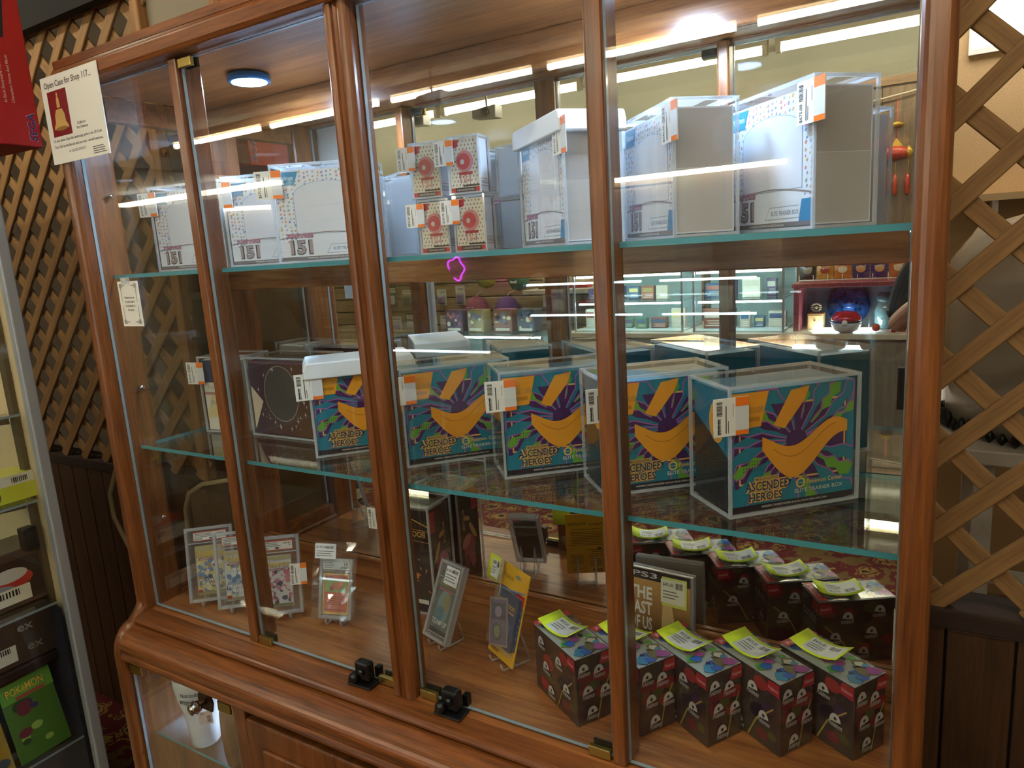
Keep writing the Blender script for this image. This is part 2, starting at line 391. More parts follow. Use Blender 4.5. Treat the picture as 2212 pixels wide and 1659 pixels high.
for x in (.2, 1.1): MB().box(x, x + .02, .02, .19, -.12, 0, TABW).build('bracket', t)
# dim shelf with things seen through the left glass of the cabinet
t = thing('dark_shelf_unit', 'dim dark shelf unit standing behind the half wall', 'shelf', (-1.55, .75, 0))
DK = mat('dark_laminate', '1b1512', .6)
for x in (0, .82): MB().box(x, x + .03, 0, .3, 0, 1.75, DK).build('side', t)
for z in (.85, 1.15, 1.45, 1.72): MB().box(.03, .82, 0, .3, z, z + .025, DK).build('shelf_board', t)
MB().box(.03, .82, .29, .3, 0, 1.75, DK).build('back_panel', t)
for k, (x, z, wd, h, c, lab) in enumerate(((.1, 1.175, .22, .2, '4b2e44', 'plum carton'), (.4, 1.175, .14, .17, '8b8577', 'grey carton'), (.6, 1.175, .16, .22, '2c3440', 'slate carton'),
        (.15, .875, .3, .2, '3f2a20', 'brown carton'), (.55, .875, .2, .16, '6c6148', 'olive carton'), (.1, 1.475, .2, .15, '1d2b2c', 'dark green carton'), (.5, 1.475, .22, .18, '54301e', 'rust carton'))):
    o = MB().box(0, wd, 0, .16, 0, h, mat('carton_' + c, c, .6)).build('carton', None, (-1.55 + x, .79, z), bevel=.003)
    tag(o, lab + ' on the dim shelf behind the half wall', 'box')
# ================================================================== display cabinet
MIRROR = mat('mirror_silver', (.86, .87, .86), .0, 1.0)
cab = thing('display_cabinet', 'tall reddish wooden display cabinet with glass doors, glass shelves and mirrored back', 'cabinet', (0, 0, 0))
# side panels: bull-nosed front edge, round top, forward shoulder above the base
def side(s):
    prof = [(.335, 0), (-.10, 0), (-.10, .70)] + arc(-.045, .705, .055, 180, 100, 8, .07) + [(-.03, .80)] + [(-.025, 1.93)] + arc(.035, 1.935, .06, 180, 90, 8) + [(.075, 1.995), (.075, .80), (.335, .80)]
    m = MB().prism(prof, 'X', -.0165, .0165, W_V)
    o = m.build('side_panel', cab, (s * B, 0, 0), bevel=.013, seg=4)
    MB().box(s * B - .012, s * B + .012, .262, .333, .80, 1.93, W_IV).build('rear_stile', cab)
    MB().box(s * B - .012, s * B + .012, .075, .262, 1.88, 1.93, W_H).build('side_rail', cab)
    MB().box(s * B - .012, s * B + .012, .075, .262, .80, .83, W_H).build('side_rail', cab)
    MB().box(s * B - .003, s * B + .003, .07, .265, .82, 1.89, GLASS).build('side_glass', cab)
for s in (-1, 1): side(s)
MB().prism([(-.024, ZR), (-.03, ZR + .008), (-.03, ZR + .03), (-.02, ZR + .04), (.02, ZR + .04), (.02, ZR)], 'X', -B + .012, B - .012, W_H).build('top_rail', cab, bevel=.003)
MB().box(-B + .014, B - .014, .02, .335, ZR + .004, ZR + .02, W_I).build('inner_ceiling', cab)
MB().box(-B + .01, B - .01, -.02, .335, ZR + .04, ZR + .055, W_H).build('top_board', cab)
MB().box(-B + .012, B - .012, .322, .333, 1.868, ZR + .004, W_I).build('back_valance', cab, bevel=.002)
MB().box(-B + .012, B - .012, .322, .333, 1.497, 1.546, W_I).build('back_rail', cab, bevel=.002)
MB().box(-B + .012, B - .012, .318, .333, ZS, ZS + .053, W_I).build('back_base', cab, bevel=.004)
for z0, z1 in ((ZS + .053, 1.497), (1.546, 1.868)): MB().box(-B + .012, B - .012, .333, .339, z0, z1, MIRROR).build('mirror_panel', cab)
MB().box(-B + .012, B - .012, .339, .35, ZS - .02, ZR + .02, W_DK).build('back_board', cab)
MB().box(-B + .0165, B - .0165, -.012, .333, ZS - .02, ZS, W_I).build('cabinet_floor', cab)
# posts
for s in (-1, 1):
    MB().box(s * A - .012, s * A + .012, -.008, .045, ZS, ZR, W_V).build('post', cab, bevel=.004, seg=2)
pp = [(-.025, .02)] + arc(-.013, -.008, .012, 180, 300, 6) + [(-.005, -.014), (0, -.020), (.005, -.014)] + arc(.013, -.008, .012, 240, 360, 6) + [(.025, .02)]
MB().prism(pp, 'Z', ZS, ZR, W_V).build('post', cab)
# glass: two doors and two fixed panes
def glass_leaf(name, x0, x1):
    m = MB().box(x0, x1, .001, .007, ZS + .004, ZR - .004, GLASS, skip=(0, 1, 4, 5))
    o = m.build(name, cab)
    e = MB()
    for a in (x0, x1 - .0012): e.box(a, a + .0012, .001, .007, ZS + .004, ZR - .004, GEDGE2)
    e.box(x0, x1, .001, .007, ZR - .0052, ZR - .004, GEDGE2); e.box(x0, x1, .001, .007, ZS + .004, ZS + .0052, GEDGE2)
    e.build('polished_edge', o)
    return o
GEDGE2 = mat('glass_edge_grey', '8c9aa0', .15, coat=.5)
glass_leaf('fixed_pane', -B + .017, -A - .012); glass_leaf('fixed_pane', A + .012, B - .017)
d1 = glass_leaf('glass_door', -A + .014, -.027); d2 = glass_leaf('glass_door', .027, A - .014)
def clip(door, x, z, s=1, up=True):
    o = MB().box(-.018, .018, -.008, .0, -.008, .008, BRASS).build('hinge', door, (x, .001, z), bevel=.0012)
    MB().box(-.016, .016, .008, .012, -.007, .009, BLACK).build('pad', o)
clip(d1, -.374, ZR - .013); clip(d1, -.374, ZS + .01); clip(d1, -.048, ZS + .01)
clip(d2, .048, ZS + .01); clip(d2, .374, ZS + .01); clip(d2, .374, ZR - .013)
def lock(door, x):
    o = MB().box(-.017, .017, -.022, -.001, .006, .043, BLACK).build('lock', door, (x, 0, ZS), bevel=.006, seg=3)
    MB().box(-.028, .028, -.032, .0, .0, .004, BLACK).build('lock_base', o, bevel=.002)
    mx = Matrix.Rotation(PI / 2, 4, 'X')
    MB().lathe([(.010, 0), (.010, .012), (.007, .016)], BLACK, n=16, mx=Matrix.Translation((-.014, -.018, .013)) @ mx).build('knob', o)
    MB().lathe([(.0065, 0), (.007, .006), (.002, .0075)], mat('lock_core', '3a3c40', .25, .9), n=14, mx=Matrix.Translation((.002, -.021, .026)) @ mx).build('cylinder', o)
    MB().box(.012, .022, .002, .014, .006, .026, BLACK).build('cam_plate', o)
lock(d1, -.094); lock(d2, .104)
# shelves
def shelf(z, y0, y1=.330):
    m = MB().box(-B + .016, B - .016, y0, y1, z - .008, z, SHELFG, skip=(2, 3, 4, 5))
    x0, x1 = -B + .016, B - .016
    m.add([(x0, y0, z - .008), (x1, y0, z - .008), (x1, y0, z), (x0, y0, z)], [(0, 1, 2, 3)], GEDGE)
    m.add([(x0, y1, z - .008), (x1, y1, z - .008), (x1, y1, z), (x0, y1, z)], [(3, 2, 1, 0)], GEDGE)
    m.add([(x0, y0, z - .008), (x0, y1, z - .008), (x0, y1, z), (x0, y0, z)], [(3, 2, 1, 0)], GEDGE)
    m.add([(x1, y0, z - .008), (x1, y1, z - .008), (x1, y1, z), (x1, y0, z)], [(0, 1, 2, 3)], GEDGE)
    o = m.build('glass_shelf', cab)
    for x in (-B + .016, B - .016):
        for y in (y0 + .02, .29): MB().lathe([(.006, 0), (.006, .006)], CHROME, n=10, mx=Matrix.Translation((x, y, z - .0145)) ).build('shelf_pin', o)
shelf(ZU, .03); shelf(ZM, .027)
# spare shelf pins in the left front stile
for z in (1.30, .99, 1.72):
    MB().lathe([(.0035, 0), (.0035, .012), (.006, .013), (.005, .016)], CHROME, n=10, mx=Matrix.Translation((-B + .016, .045, z)) @ Matrix.Rotation(PI / 2, 4, 'Y')).build('shelf_pin', cab)
# puck lamps
PK = mat('puck_emit', (.52, .72, 1.0), .4, emit=PUCK); PKB = mat('puck_body', '2f78b8', .35, .3)
for x in (-.417, .405):
    o = MB().lathe([(.034, 0), (.041, .0), (.042, .003), (.042, .012), (.034, .016)], PKB, n=32).build('puck_lamp', cab, (x, .17, ZR - .012))
    MB().add([(.034 * math.cos(-2 * PI * k / 32), .034 * math.sin(-2 * PI * k / 32), -.0006) for k in range(32)], [tuple(range(32))], PK).build('lens', o)
# base: sill lip, bulging apron, bead, recessed doors
ap = [(-.005, ZS), (-.048, ZS - .002)] + arc(-.048, ZS - .010, .008, 90, 250, 6) + [(-.046, ZS - .019)] + arc(-.048, ZS - .050, .050, 92, 205, 12, .031) + \
     [(-.091, ZS - .069)] + arc(-.088, ZS - .079, .010, 95, 265, 7) + [(-.082, ZS - .093), (-.0, ZS - .093)]
MB().prism(ap, 'X', -B + .016, B - .016, W_H, False).build('apron_moulding', cab)
ZB = ZS - .093
yb = -.082
MB().box(-B + .016, B - .016, yb + .002, .333, .0, .09, W_H).build('plinth', cab)
for x in (-.385, -.0, .385):
    MB().box(x - .018, x + .018, yb, .33, .09, ZB, W_V).build('base_stile', cab, bevel=.002)
MB().box(-B + .016, B - .016, .325, .333, .09, ZB, W_IV).build('base_back', cab)
def panel_door(x0, x1):
    o = MB().box(x0, x1, yb - .004, yb + .016, .10, ZB - .02, W_V).build('panel_door', cab, bevel=.006, seg=3)
    MB().box(x0 + .05, x1 - .05, yb - .012, yb - .003, .15, ZB - .07, W_V).build('raised_panel', o, bevel=.007, seg=3)
panel_door(-.364, -.02); panel_door(.02, .364)
for s in (-1, 1):
    x0, x1 = (-B + .02, -.405) if s < 0 else (.405, B - .02)
    g = MB().box(x0, x1, yb + .002, yb + .008, .095, ZB - .003, GLASS, skip=(0, 1, 4, 5)).build('glass_door', cab)
    e = MB()
    for a in (x0, x1 - .0015): e.box(a, a + .0015, yb + .002, yb + .008, .095, ZB - .003, GEDGE2)
    e.build('polished_edge', g)
    for x in (x0 + .022, x1 - .022):
        MB().box(x - .02, x + .02, yb - .004, yb + .001, ZB - .028, ZB - .006, BRASS).build('hinge', g, bevel=.0012)
    xk = x1 - .085 if s < 0 else x0 + .085
    k = MB().prism([(-.018, -.02), (.018, -.02), (.024, 0), (.018, .02), (-.018, .02), (-.024, 0)], 'Y', -.004, 0, mat('dark_bronze', '4a3324', .35, .8)).build('knob_plate', g, (xk, yb + .002, ZB - .022))
    MB().lathe([(.006, 0), (.005, .012), (.012, .02), (.014, .028), (.009, .034), (.011, .038), (.004, .041)], CHROME, n=18, mx=Matrix.Rotation(PI / 2, 4, 'X')).build('knob', k)
    zsh = .49
    m = MB().box(x0 + .002, x1 + .0, yb + .03, .32, zsh - .006, zsh, SHELFG, skip=(2, 3, 4, 5))
    m.add([(x0 + .002, yb + .03, zsh - .006), (x1, yb + .03, zsh - .006), (x1, yb + .03, zsh), (x0 + .002, yb + .03, zsh)], [(0, 1, 2, 3)], GEDGE)
    m.build('glass_shelf', cab)
    o = MB().lathe([(.03, 0), (.03, .012)], PKB, n=24).build('puck_lamp', cab, ((x0 + x1) / 2 + .06, .16, ZB - .013))
    MB().add([(.026 * math.cos(-2 * PI * k / 24), .026 * math.sin(-2 * PI * k / 24), -.0006) for k in range(24)], [tuple(range(24))], PK).build('lens', o)
    MB().box(x0 - .0, x1 + .0, yb + .02, .325, ZB - .001, ZB + .01, W_I).build('base_ceiling', cab)
# tumbler behind the lower glass door
t = thing('white_tumbler', 'tall white tumbler with handwritten lettering on the lower glass shelf', 'tumbler', (-.615, -.018, .49), .72)
tm = mat('tumbler_white', 'dfe2e4', .3, coat=.3)
MB().lathe([(.028, 0), (.031, .004), (.033, .05), (.037, .085), (.046, .12), (.050, .15), (.0515, .180)], tm, n=40).build('cup', t)
MB().lathe([(.0525, .178), (.053, .182), (.046, .187), (.01, .188)], mat('tumbler_lid', 'c9d3d8', .2), n=32).build('lid', t)
def cyl(r): return lambda u, v, k: (math.sin(u / r) * (r + k), -math.cos(u / r) * (r + k), v)
P = Print(cyl(.0515)); P.txt('Not today', -.026, .143, .010, '2a2a2e', 2, w=.045); P.txt('Muggefucker', -.03, .127, .010, '2a2a2e', 2, w=.058); P.build('lettering', t)
P = Print(lambda u, v, k: (u, -.0432 - k + v * 0 - (v - .075) * .12, v)); P.rect(.004, .068, .034, .102, 'e6cfc4', 2); P.barcode(.022, .072, .030, .09, k=3, vert=True, n=8); P.txt('2.50', .008, .094, .004, '222222', 3); P.build('price_sticker', t)
# paper signs on the fixed left pane
t = thing('paper_sign', 'white paper sign with a golden bell picture taped to the cabinet glass', 'sign', (-.800, -.0315, 1.785))
MB().box(0, .205, -.0012, 0, 0, .168, PAPER).build('sheet', t)
P = Print(lambda u, v, k: (u, -.0012 - k, v))
P.txt('Open Case for Shop 117...', .012, .146, .0115, '1c1c22', 2, w=.170)
P.rect(.018, .052, .088, .139, '7c1720', 2)
gold = mat('print_gold', 'c8a463', .4)
P.poly([(.026, .066), (.080, .066), (.078, .072), (.072, .078), (.071, .092), (.064, .103), (.042, .103), (.035, .092), (.034, .078), (.028, .072)], gold, 3)
P.poly([(.047, .106), (.059, .106), (.058, .121), (.055, .127), (.051, .127), (.048, .121)], gold, 3); P.ell(.053, .131, .003, .004, gold, 3, n=10)
P.ell(.053, .066, .022, .004, '8f6c35', 4, n=16)
P.txt('SCAN for', .110, .066, .005, '33333a', 2, w=.03); P.txt('Key Delivery', .106, .058, .005, '33333a', 2, w=.04)
P.txt('On your phone, Open the camera app, point to the QR Code', .014, .042, .0052, '3c3c46', 2, w=.175)
P.txt('Then Click on the link and send us a text - we will meet you...', .014, .030, .0052, '3c3c46', 2, w=.178)
P.txt('or Call 253-539-0117', .065, .018, .005, '4a4a52', 2, w=.062)
P.lines(.150, .004, .196, .020, 4, '55555c', 2, fill=.4, rag=.2)
P.build('lettering', t)
t = thing('small_notice', 'small white notice with black corner borders taped to the cabinet glass', 'sign', (-.699, 0.0, 1.445))
MB().box(0, .071, -.0012, 0, 0, .094, PAPER).build('sheet', t)
P = Print(lambda u, v, k: (u, -.0012 - k, v))
for sx in (0, 1):
    for sy in (0, 1):
        X = lambda a: .071 * sx + (1 - 2 * sx) * a; Y = lambda a: .094 * sy + (1 - 2 * sy) * a
        P.line([(X(.006), Y(.009)), (X(.026), Y(.009))], .001, '2a2a2a', 2); P.line([(X(.009), Y(.005)), (X(.009), Y(.042))], .001, '2a2a2a', 2)
        P.line([(X(.006), Y(.006)), (X(.014), Y(.006)), (X(.014), Y(.013)), (X(.006), Y(.013)), (X(.006), Y(.006))], .0009, '2a2a2a', 2)
for i, s in enumerate(('If item is in an', 'Acrylic case it', 'is included in', 'the price.')): P.txt(s, .0355, .058 - i * .0085, .0045, '333333', 2, w=.034 if i < 3 else .022, align='c')
P.build('lettering', t)
tp = MB().box(.014, .045, -.0018, -.0013, .088, .102, clear('tape', (.9, .93, .95), haze=.25)).build('tape', t)
# ================================================================== things in the cabinet
def price_tag(parent, x, z, y, price, seed=1, w=.052, h=.052, name='price_tag', strike=False):
    """white card with two orange bands, stuck to a case and standing out past its left edge"""
    key = ('tag', price, w, h, seed)
    o = MB().box(0, w, -.0012, 0, 0, h, PAPER).build(name, parent, (x, y, z), bevel=.0)
    P = Print(lambda u, v, k: (u, -.0012 - k, v))
    P.rect(w * .62, h * .76, w, h, 'f07a1c', 1); P.rect(w * .62, 0, w, h * .13, 'f07a1c', 1); P.rect(w * .62, h * .13, w, h * .76, 'd6d8da', 1)
    P.barcode(w * .08, h * .55, w * .24, h * .93, k=2, vert=True, n=12, seed=seed)
    P.txt(price, w * .2, h * .06, h * .1, '3c3c42', 2, rot=PI / 2, w=h * .42)
    if strike: P.rect(w * .12, h * .08, w * .15, h * .46, '15151a', 3)
    P.rect(w * .33, h * .08, w * .36, h * .8, '44444a', 2); P.rect(w * .40, h * .08, w * .42, h * .4, '55555a', 2); P.rect(w * .54, h * .5, w * .555, h * .85, '8a8a90', 2)
    P.build('tag_print', o)
    return o
def acrylic(t, w, d, h, e=.004):
    o = MB().box(0, w, 0, d, 0.0004, h, ACRY).build('acrylic_case', t)
    m = MB()
    for z in (0.0008, h - e - .0004):
        for y in (0.0003, d - e - .0003): m.box(.0003, w - .0003, y, y + e, z, z + e, AEDGE)
        for x in (.0003, w - e - .0003): m.box(x, x + e, e, d - e, z, z + e, AEDGE)
    for x in (.0003, w - e - .0003):
        for y in (.0003, d - e - .0003): m.box(x, x + e, y, y + e, e, h - e, AEDGE)
    m.build('case_edges', o)
    k = MB()
    for x in (w * .2, w * .5, w * .8):
        for y in (.008, d - .008): k.lathe([(.0026, 0), (.0026, .0012)], CHROME, x, y, 8, h - .006)
    k.build('magnet_studs', o)
    return o
def lid(t, w, d, h):
    m = MB().prism([(-.006, h - .026), (w + .006, h - .026), (w + .006, h - .008), (w, h + .006), (0, h + .006), (-.006, h - .008)], 'Y', -.006, d + .006, WHITE)
    m.build('white_lid', t, bevel=.003, seg=3)
PRN = {}
def shared(key, fn, name, parent, loc=None, rot=None):
    if key not in PRN: o = fn().build(name, parent, loc, rot); PRN[key] = o.data; return o
    return link(name, PRN[key], parent, loc, rot)
# ---- teal / purple streaked carton ---------------------------------------------------------------
def art_teal(w, h):
    P = Print(); TE, PU, GR, OR, PK_, LO = '1d7f97', '4a2460', '6aa83c', 'eea22a', 'b05fae', 'e8b968'
    P.rect(0, 0, w, h, TE, 1)
    P.rect(.004, .034, w - .012, h - .022, PU, 2)
    P.rect(.011, .040, .0135, h - .035, LO, 3); P.rect(w - .0165, .040, w - .014, h - .026, LO, 3); P.rect(.011, .038, w - .014, .0405, LO, 3); P.rect(w * .5, h - .0245, w - .014, h - .022, LO, 3)
    cx, cz = w * .52, h * .55
    def streak(a, r0, r1, wd, col, k, bend=.25):
        pts1, pts2 = [], []
        for i in range(7):
            f = i / 6; r_ = r0 + (r1 - r0) * f; an = a + bend * f * f
            jag = (.004 if i % 2 else -.002) * (f > .3); hw = wd * (.15 + .85 * f) / 2 + jag
            c = (cx + r_ * math.cos(an) * 1.1, cz + r_ * math.sin(an)); nx, ny = -math.sin(an), math.cos(an)
            pts1.append((c[0] + nx * hw, c[1] + ny * hw)); pts2.append((c[0] - nx * hw, c[1] - ny * hw))
        def cl(p): return (min(max(p[0], .001), w - .001), min(max(p[1], .001), h - .001))
        P.poly([cl(p) for p in pts1 + pts2[::-1]], col, k); P.line([cl(p) for p in pts1], .0019, PK_, k + 1)
    for a, wd, c in ((.2, .024, TE), (.55, .02, TE), (1.02, .024, TE), (2.75, .022, TE), (3.25, .024, TE), (3.72, .024, TE), (5.3, .02, TE), (5.85, .024, TE), (1.75, .016, TE), (.36, .012, TE), (2.2, .014, TE), (3.0, .012, TE), (4.15, .016, TE), (4.6, .014, TE)):
        streak(a, .015, .125, wd, c, 4)
    for a, wd in ((.82, .016), (.38, .008), (1.35, .010), (2.45, .018), (3.5, .012), (3.95, .010), (4.9, .014), (5.6, .02)):
        streak(a, .03, .098, wd, GR, 6, .1)
    for gx in range(8):
        for gz in range(4): P.ell(.018 + gx * .0042, .058 + gz * .0042, .0011, .0011, '2c4a1c', 8, n=6)
    # plain orange ribbon in place of the printed figure
    rb = []
    for i in range(25):
        f = i / 24; rb.append((w * (.24 + .70 * f), h * (.50 + .13 * math.sin(2 * PI * f * .9 + 2.7)), .006 + .022 * math.sin(PI * (f * .9 + .05)) * (1 - .45 * f)))
    P.poly([(x, z + t_) for x, z, t_ in rb] + [(x, z - t_) for x, z, t_ in rb[::-1]], OR, 9)
    P.line([(x, z + t_ * .35) for x, z, t_ in rb[3:-3]], .0009, 'a8701c', 10)
    P.poly([(w * .33, h * .70), (w * .42, h * .66), (w * .58, h * .88), (w * .62, h * .99), (w * .47, h * .97)], OR, 9)
    P.poly([(.0, h - .052), (.044, h - .050), (.056, h - .002), (0, h - .002)], OR, 10)
    P.txt('Pokémon', .008, h - .030, .013, '274f7a', 12, w=.040); P.txt('Pokémon', .0085, h - .0295, .0125, 'd9a338', 13, w=.039); P.rect(.008, h - .042, .042, h - .036, 'c2841f', 12)
    # titles
    for c, k, of in (('e8b055', 11, .11), ('1d4266', 13, .02)):
        P.txt('ASCENDED', .020, .0285, .0125, c, k, w=.070, off=of); P.txt('HEROES', .026, .0135, .0115, c, k, w=.052, off=of)
    P.rect(.034, .0415, .072, .048, 'c8a14e', 11); P.txt('MEGA EVOLUTION', .036, .043, .0035, '2a4a5c', 12, w=.034)
    P.ell(.107, .0305, .0075, .0075, 'e8c06a', 11, n=16); P.ell(.107, .0305, .005, .005, TE, 12, n=12); P.rect(.102, .030, .112, .031, 'e8c06a', 13)
    P.txt('Pokémon Center', .117, .0275, .0065, 'e6c27a', 11, w=.058); P.txt('ELITE TRAINER BOX', .098, .0165, .0055, 'cfd6c2', 11, w=.078)
    P.rect(0, 0, w, .0085, '26202a', 10); P.txt('WARNING: CHOKING HAZARD Small parts. Not for children under 3 years', .045, .0028, .003, 'd8d2c8', 12, w=.105)
    return P
TEAL = mat('carton_teal', '12708a', .35, var=.08, vscale=12)
def teal_box(label, loc, deg, haslid=False, w=.207, d=.112, h=.186):
    t = thing('boxed_card_set', label, 'card box', loc, math.radians(deg), 'teal card boxes on the middle shelf')
    acrylic(t, w, d, h)
    cw, cd, ch = w - .014, d - .012, h - .016
    c = MB().box(0, cw, 0, cd, 0, ch, TEAL).build('carton', t, (.007, .006, .006))
    shared('teal', lambda: art_teal(cw, ch), 'front_print', c)
    def sp():
        P = Print(lambda u, v, k: (-k, cd - u, v)); P.poly([(0, 0), (cd, 0), (cd, ch * .42), (0, ch * .75)], '1d2428', 1); P.ell(cd * .62, ch * .72, .02, .03, 'd99a3a', 2); P.build
        return P
    shared('teal_side', sp, 'side_print', c)
    if haslid: lid(t, w, d, h)
    price_tag(t, -.024, h - .066, -.001, '$200.00', strike=True)
    return t
teal_box('teal card box in clear case capped with a white lid, middle shelf', (-.258, .082, ZM), 47, True)
teal_box('teal card box in clear case, next to the white-lidded one', (-.036, .094, ZM), 47)
teal_box('teal card box in clear case, second after the white-lidded one', (.170, .100, ZM), 42)
teal_box('teal card box in clear case half hidden by the door post', (.362, .080, ZM), 42)
teal_box('teal card box in clear case with its whole front in view, last of the row', (.555, .060, ZM), 45)
# ---- grey brown sparkle box ------------------------------------------------------------------------
def gradient(key, c1, c2, axis='X', ln=.2):
    if key in MATS: return MATS[key]
    m, n, l, b = nodes(key); tc = n.new('ShaderNodeTexCoord'); sx = n.new('ShaderNodeSeparateXYZ'); l.new(tc.outputs['Object'], sx.inputs[0])
    mr = n.new('ShaderNodeMapRange'); mr.inputs['From Max'].default_value = ln; l.new(sx.outputs[axis], mr.inputs['Value'])
    r = n.new('ShaderNodeValToRGB'); e = r.color_ramp.elements; e[0].color = (*srgb(c1), 1); e[1].color = (*srgb(c2), 1)
    l.new(mr.outputs[0], r.inputs[0]); l.new(r.outputs[0], b.inputs['Base Color']); b.inputs['Roughness'].default_value = .4
    return m
t = thing('boxed_card_set', 'maroon and brown card box with white sparkles in a clear case', 'card box', (-.562, .178, ZM), 0)
w, d, h = .206, .11, .184
acrylic(t, w, d, h)
c = MB().box(0, w - .014, 0, d - .014, 0, h - .016, gradient('maroon_fade', '3f2f45', '5b3d2c', ln=.15)).build('carton', t, (.007, .007, .006))
P = Print(); P.poly([(0, .008), (.036, .075), (0, .11)], 'cfc0a8', 1); P.rect(0, h - .022, w - .014, h - .0165, '7a5868', 1)
P.ell(.098, .095, .055, .064, 'b9b0a6', 2, n=18); P.ell(.098, .095, .0535, .0625, '4e4a49', 3, n=18)
rnd = random.Random(3)
for k in range(34):
    an = rnd.uniform(0, 2 * PI); r1 = rnd.uniform(.95, 1.3); x, z, s = .098 + .062 * r1 * math.cos(an), .088 + .068 * r1 * math.sin(an), rnd.uniform(.003, .008)
    if .004 < x < .186 and .006 < z < .16: P.poly([(x - s * .5, z), (x - s * .12, z - s * .2), (x, z - s), (x + s * .12, z - s * .2), (x + s * .5, z), (x + s * .12, z + s * .2), (x, z + s), (x - s * .12, z + s * .2)], 'cfc6c0', 4)
P.build('front_print', c)
# ---- white and navy box at the left end ------------------------------------------------------------
t = thing('boxed_card_set', 'white and navy card box in a clear case at the shelf end', 'card box', (-.706, .160, ZM), math.radians(8))
w, d, h = .13, .10, .184; acrylic(t, w, d, h)
c = MB().box(0, w - .012, 0, d - .014, 0, h - .016, mat('carton_cream', 'd9d3c6', .5)).build('carton', t, (.006, .007, .006))
P = Print(); P.rect(0, .115, .118, .168, '2c3a58', 1); P.rect(0, .085, .118, .092, 'b98a86', 1); P.poly([(0, .03), (.118, .03), (.118, .085), (.02, .085)], 'd8c690', 1); P.txt('Pokémon', .012, .098, .010, 'b9b3ac', 2, w=.05); P.txt('PRISMATIC', .016, .06, .011, '8f9aa8', 2, w=.06); P.txt('FUR', .05, .02, .008, '77706c', 2); P.build('front_print', c)
price_tag(t, -.032, .118, -.0016, '$150.00', 9)
# ---- white cartons with a blue arch on the upper shelf ----------------------------------------------
def art_white(w, h):
    P = Print(); P.rect(0, 0, w, h, 'd6dbe2', 1)
    rnd = random.Random(9); cols = ['c98a86', '7d93bf', '9a86b0', 'c7a06a', '8aa7a0']
    for i in range(21):
        for j in range(18):
            x, z = .006 + i * (w - .012) / 20 + rnd.uniform(-.002, .002), .034 + j * (h - .04) / 17 + rnd.uniform(-.002, .002)
            if .034 < x < w - .022 and z < h - .028: continue
            s = rnd.uniform(.0018, .003); P.poly([(x - s, z - s * .4), (x + s * .3, z - s), (x + s, z + s * .5), (x - s * .2, z + s)], rnd.choice(cols), 2)
    ar = [(.034, .048), (w - .022, .048), (w - .022, h - .045)] + arc(w / 2 + .006, h - .048, w / 2 - .028, 0, 180, 16, .026)[1:]
    P.poly(ar, '7fa6bf', 3); q = [(w / 2 + .006 + (x - w / 2 - .006) * .985, .098 + (z - .098) * .983) for x, z in ar]; P.poly(q, 'd2d6de', 4)
    P.poly([(.004, h - .028), (.038, h - .028), (.048, h - .003), (.004, h - .003)], '2b86b0', 5); P.txt('Pokémon', .008, h - .018, .008, 'd5e6ee', 6, w=.03)
    P.rect(.0, .0, w, .034, 'd3d7dd', 5)
    for i in range(10):
        x0_, x1_ = w * i / 10, w * (i + 1) / 10; z = lambda x: .040 + .010 * math.sin(PI * x / w); P.poly([(x0_, z(x0_)), (x1_, z(x1_)), (x1_, z(x1_) + .0016), (x0_, z(x0_) + .0016)], '8a7d78', 6)
    P.poly([(.088, .010), (w - .028, .010), (w - .028, .027), (.098, .027)], '8fa0b0', 6); P.poly([(.090, .0112), (w - .028, .0112), (w - .028, .0258), (.0985, .0258)], 'd3d9e0', 7)
    P.txt('ELITE TRAINER BOX', .102, .0155, .0058, '5e7488', 8, w=.058); P.poly([(w - .028, .006), (w, .006), (w, .034), (w - .022, .034)], '2d7fae', 7)
    P.rect(0, 0, w, .006, '6d6a6c', 8); P.txt('WARNING: CHOKING HAZARD Small parts', .05, .0015, .0026, 'd8d8d8', 9, w=.08)
    P.txt('SCARLET & VIOLET', .014, .0425, .0075, '7c3a66', 9, w=.052, off=.08); P.txt('SCARLET & VIOLET', .014, .0427, .0075, 'd8a0b4', 10, w=.052)
    P.txt('151', .018, .012, .024, '3a3034', 9, w=.044, off=.07); P.txt('151', .018, .0125, .024, '9c8f92', 10, w=.044, off=.03)
    return P
CW = mat('carton_white', 'd4d8de', .45); GREYB = mat('carton_greyboard', 'b9b6b2', .7)
def white_box(label, loc, deg, haslid=False, w=.2, d=.1, h=.187, price='$675.00', gtag=True):
    t = thing('boxed_card_set', label, 'card box', loc, math.radians(deg), 'white card boxes on the upper shelf')
    acrylic(t, w, d, h)
    cw, cd, ch = w - .012, d - .012, h - .018
    c = MB().box(0, cw, 0, cd, 0, ch, CW).build('carton', t, (.006, .006, .006))
    shared('white%.3f' % w, lambda: art_white(cw, ch), 'front_print', c)
    P = Print(lambda u, v, k: (cw + k, u, v)); P.rect(.002, .002, cd - .002, ch * .52, GREYB, 1); P.rect(.002, ch * .525, cd - .002, ch - .002, mat('carton_greyboard2', 'aeaaa6', .7), 1); P.build('side_panel_print', c)
    if haslid: lid(t, w, d, h)
    if deg > 0: price_tag(t, -.028, h - .064, -.001, price, 3)
    else: price_tag(t, w - .03, h - .058, -.001, price, 3)
    return t
white_box('white card box with blue arch in clear case, beside the left side panel', (-.735, .120, ZU), 10)
white_box('white card box in clear case tucked behind its rightmost neighbour, second from left side panel', (-.508, .138, ZU), 22, w=.192)
white_box('white card box in clear case with two orange tag bands, next to the centre post', (-.315, .100, ZU), 30)
white_box('white card box in clear case under a white plastic lid, beside the small stacked boxes', (.148, .245, ZU), -40.7, True, h=.192)
white_box('white card box in clear case standing between the white-lidded one and the corner one', (.334, .261, ZU), -48)
white_box('white card box in clear case with plain grey end, nearest the right corner post', (.503, .251, ZU), -44, d=.098)
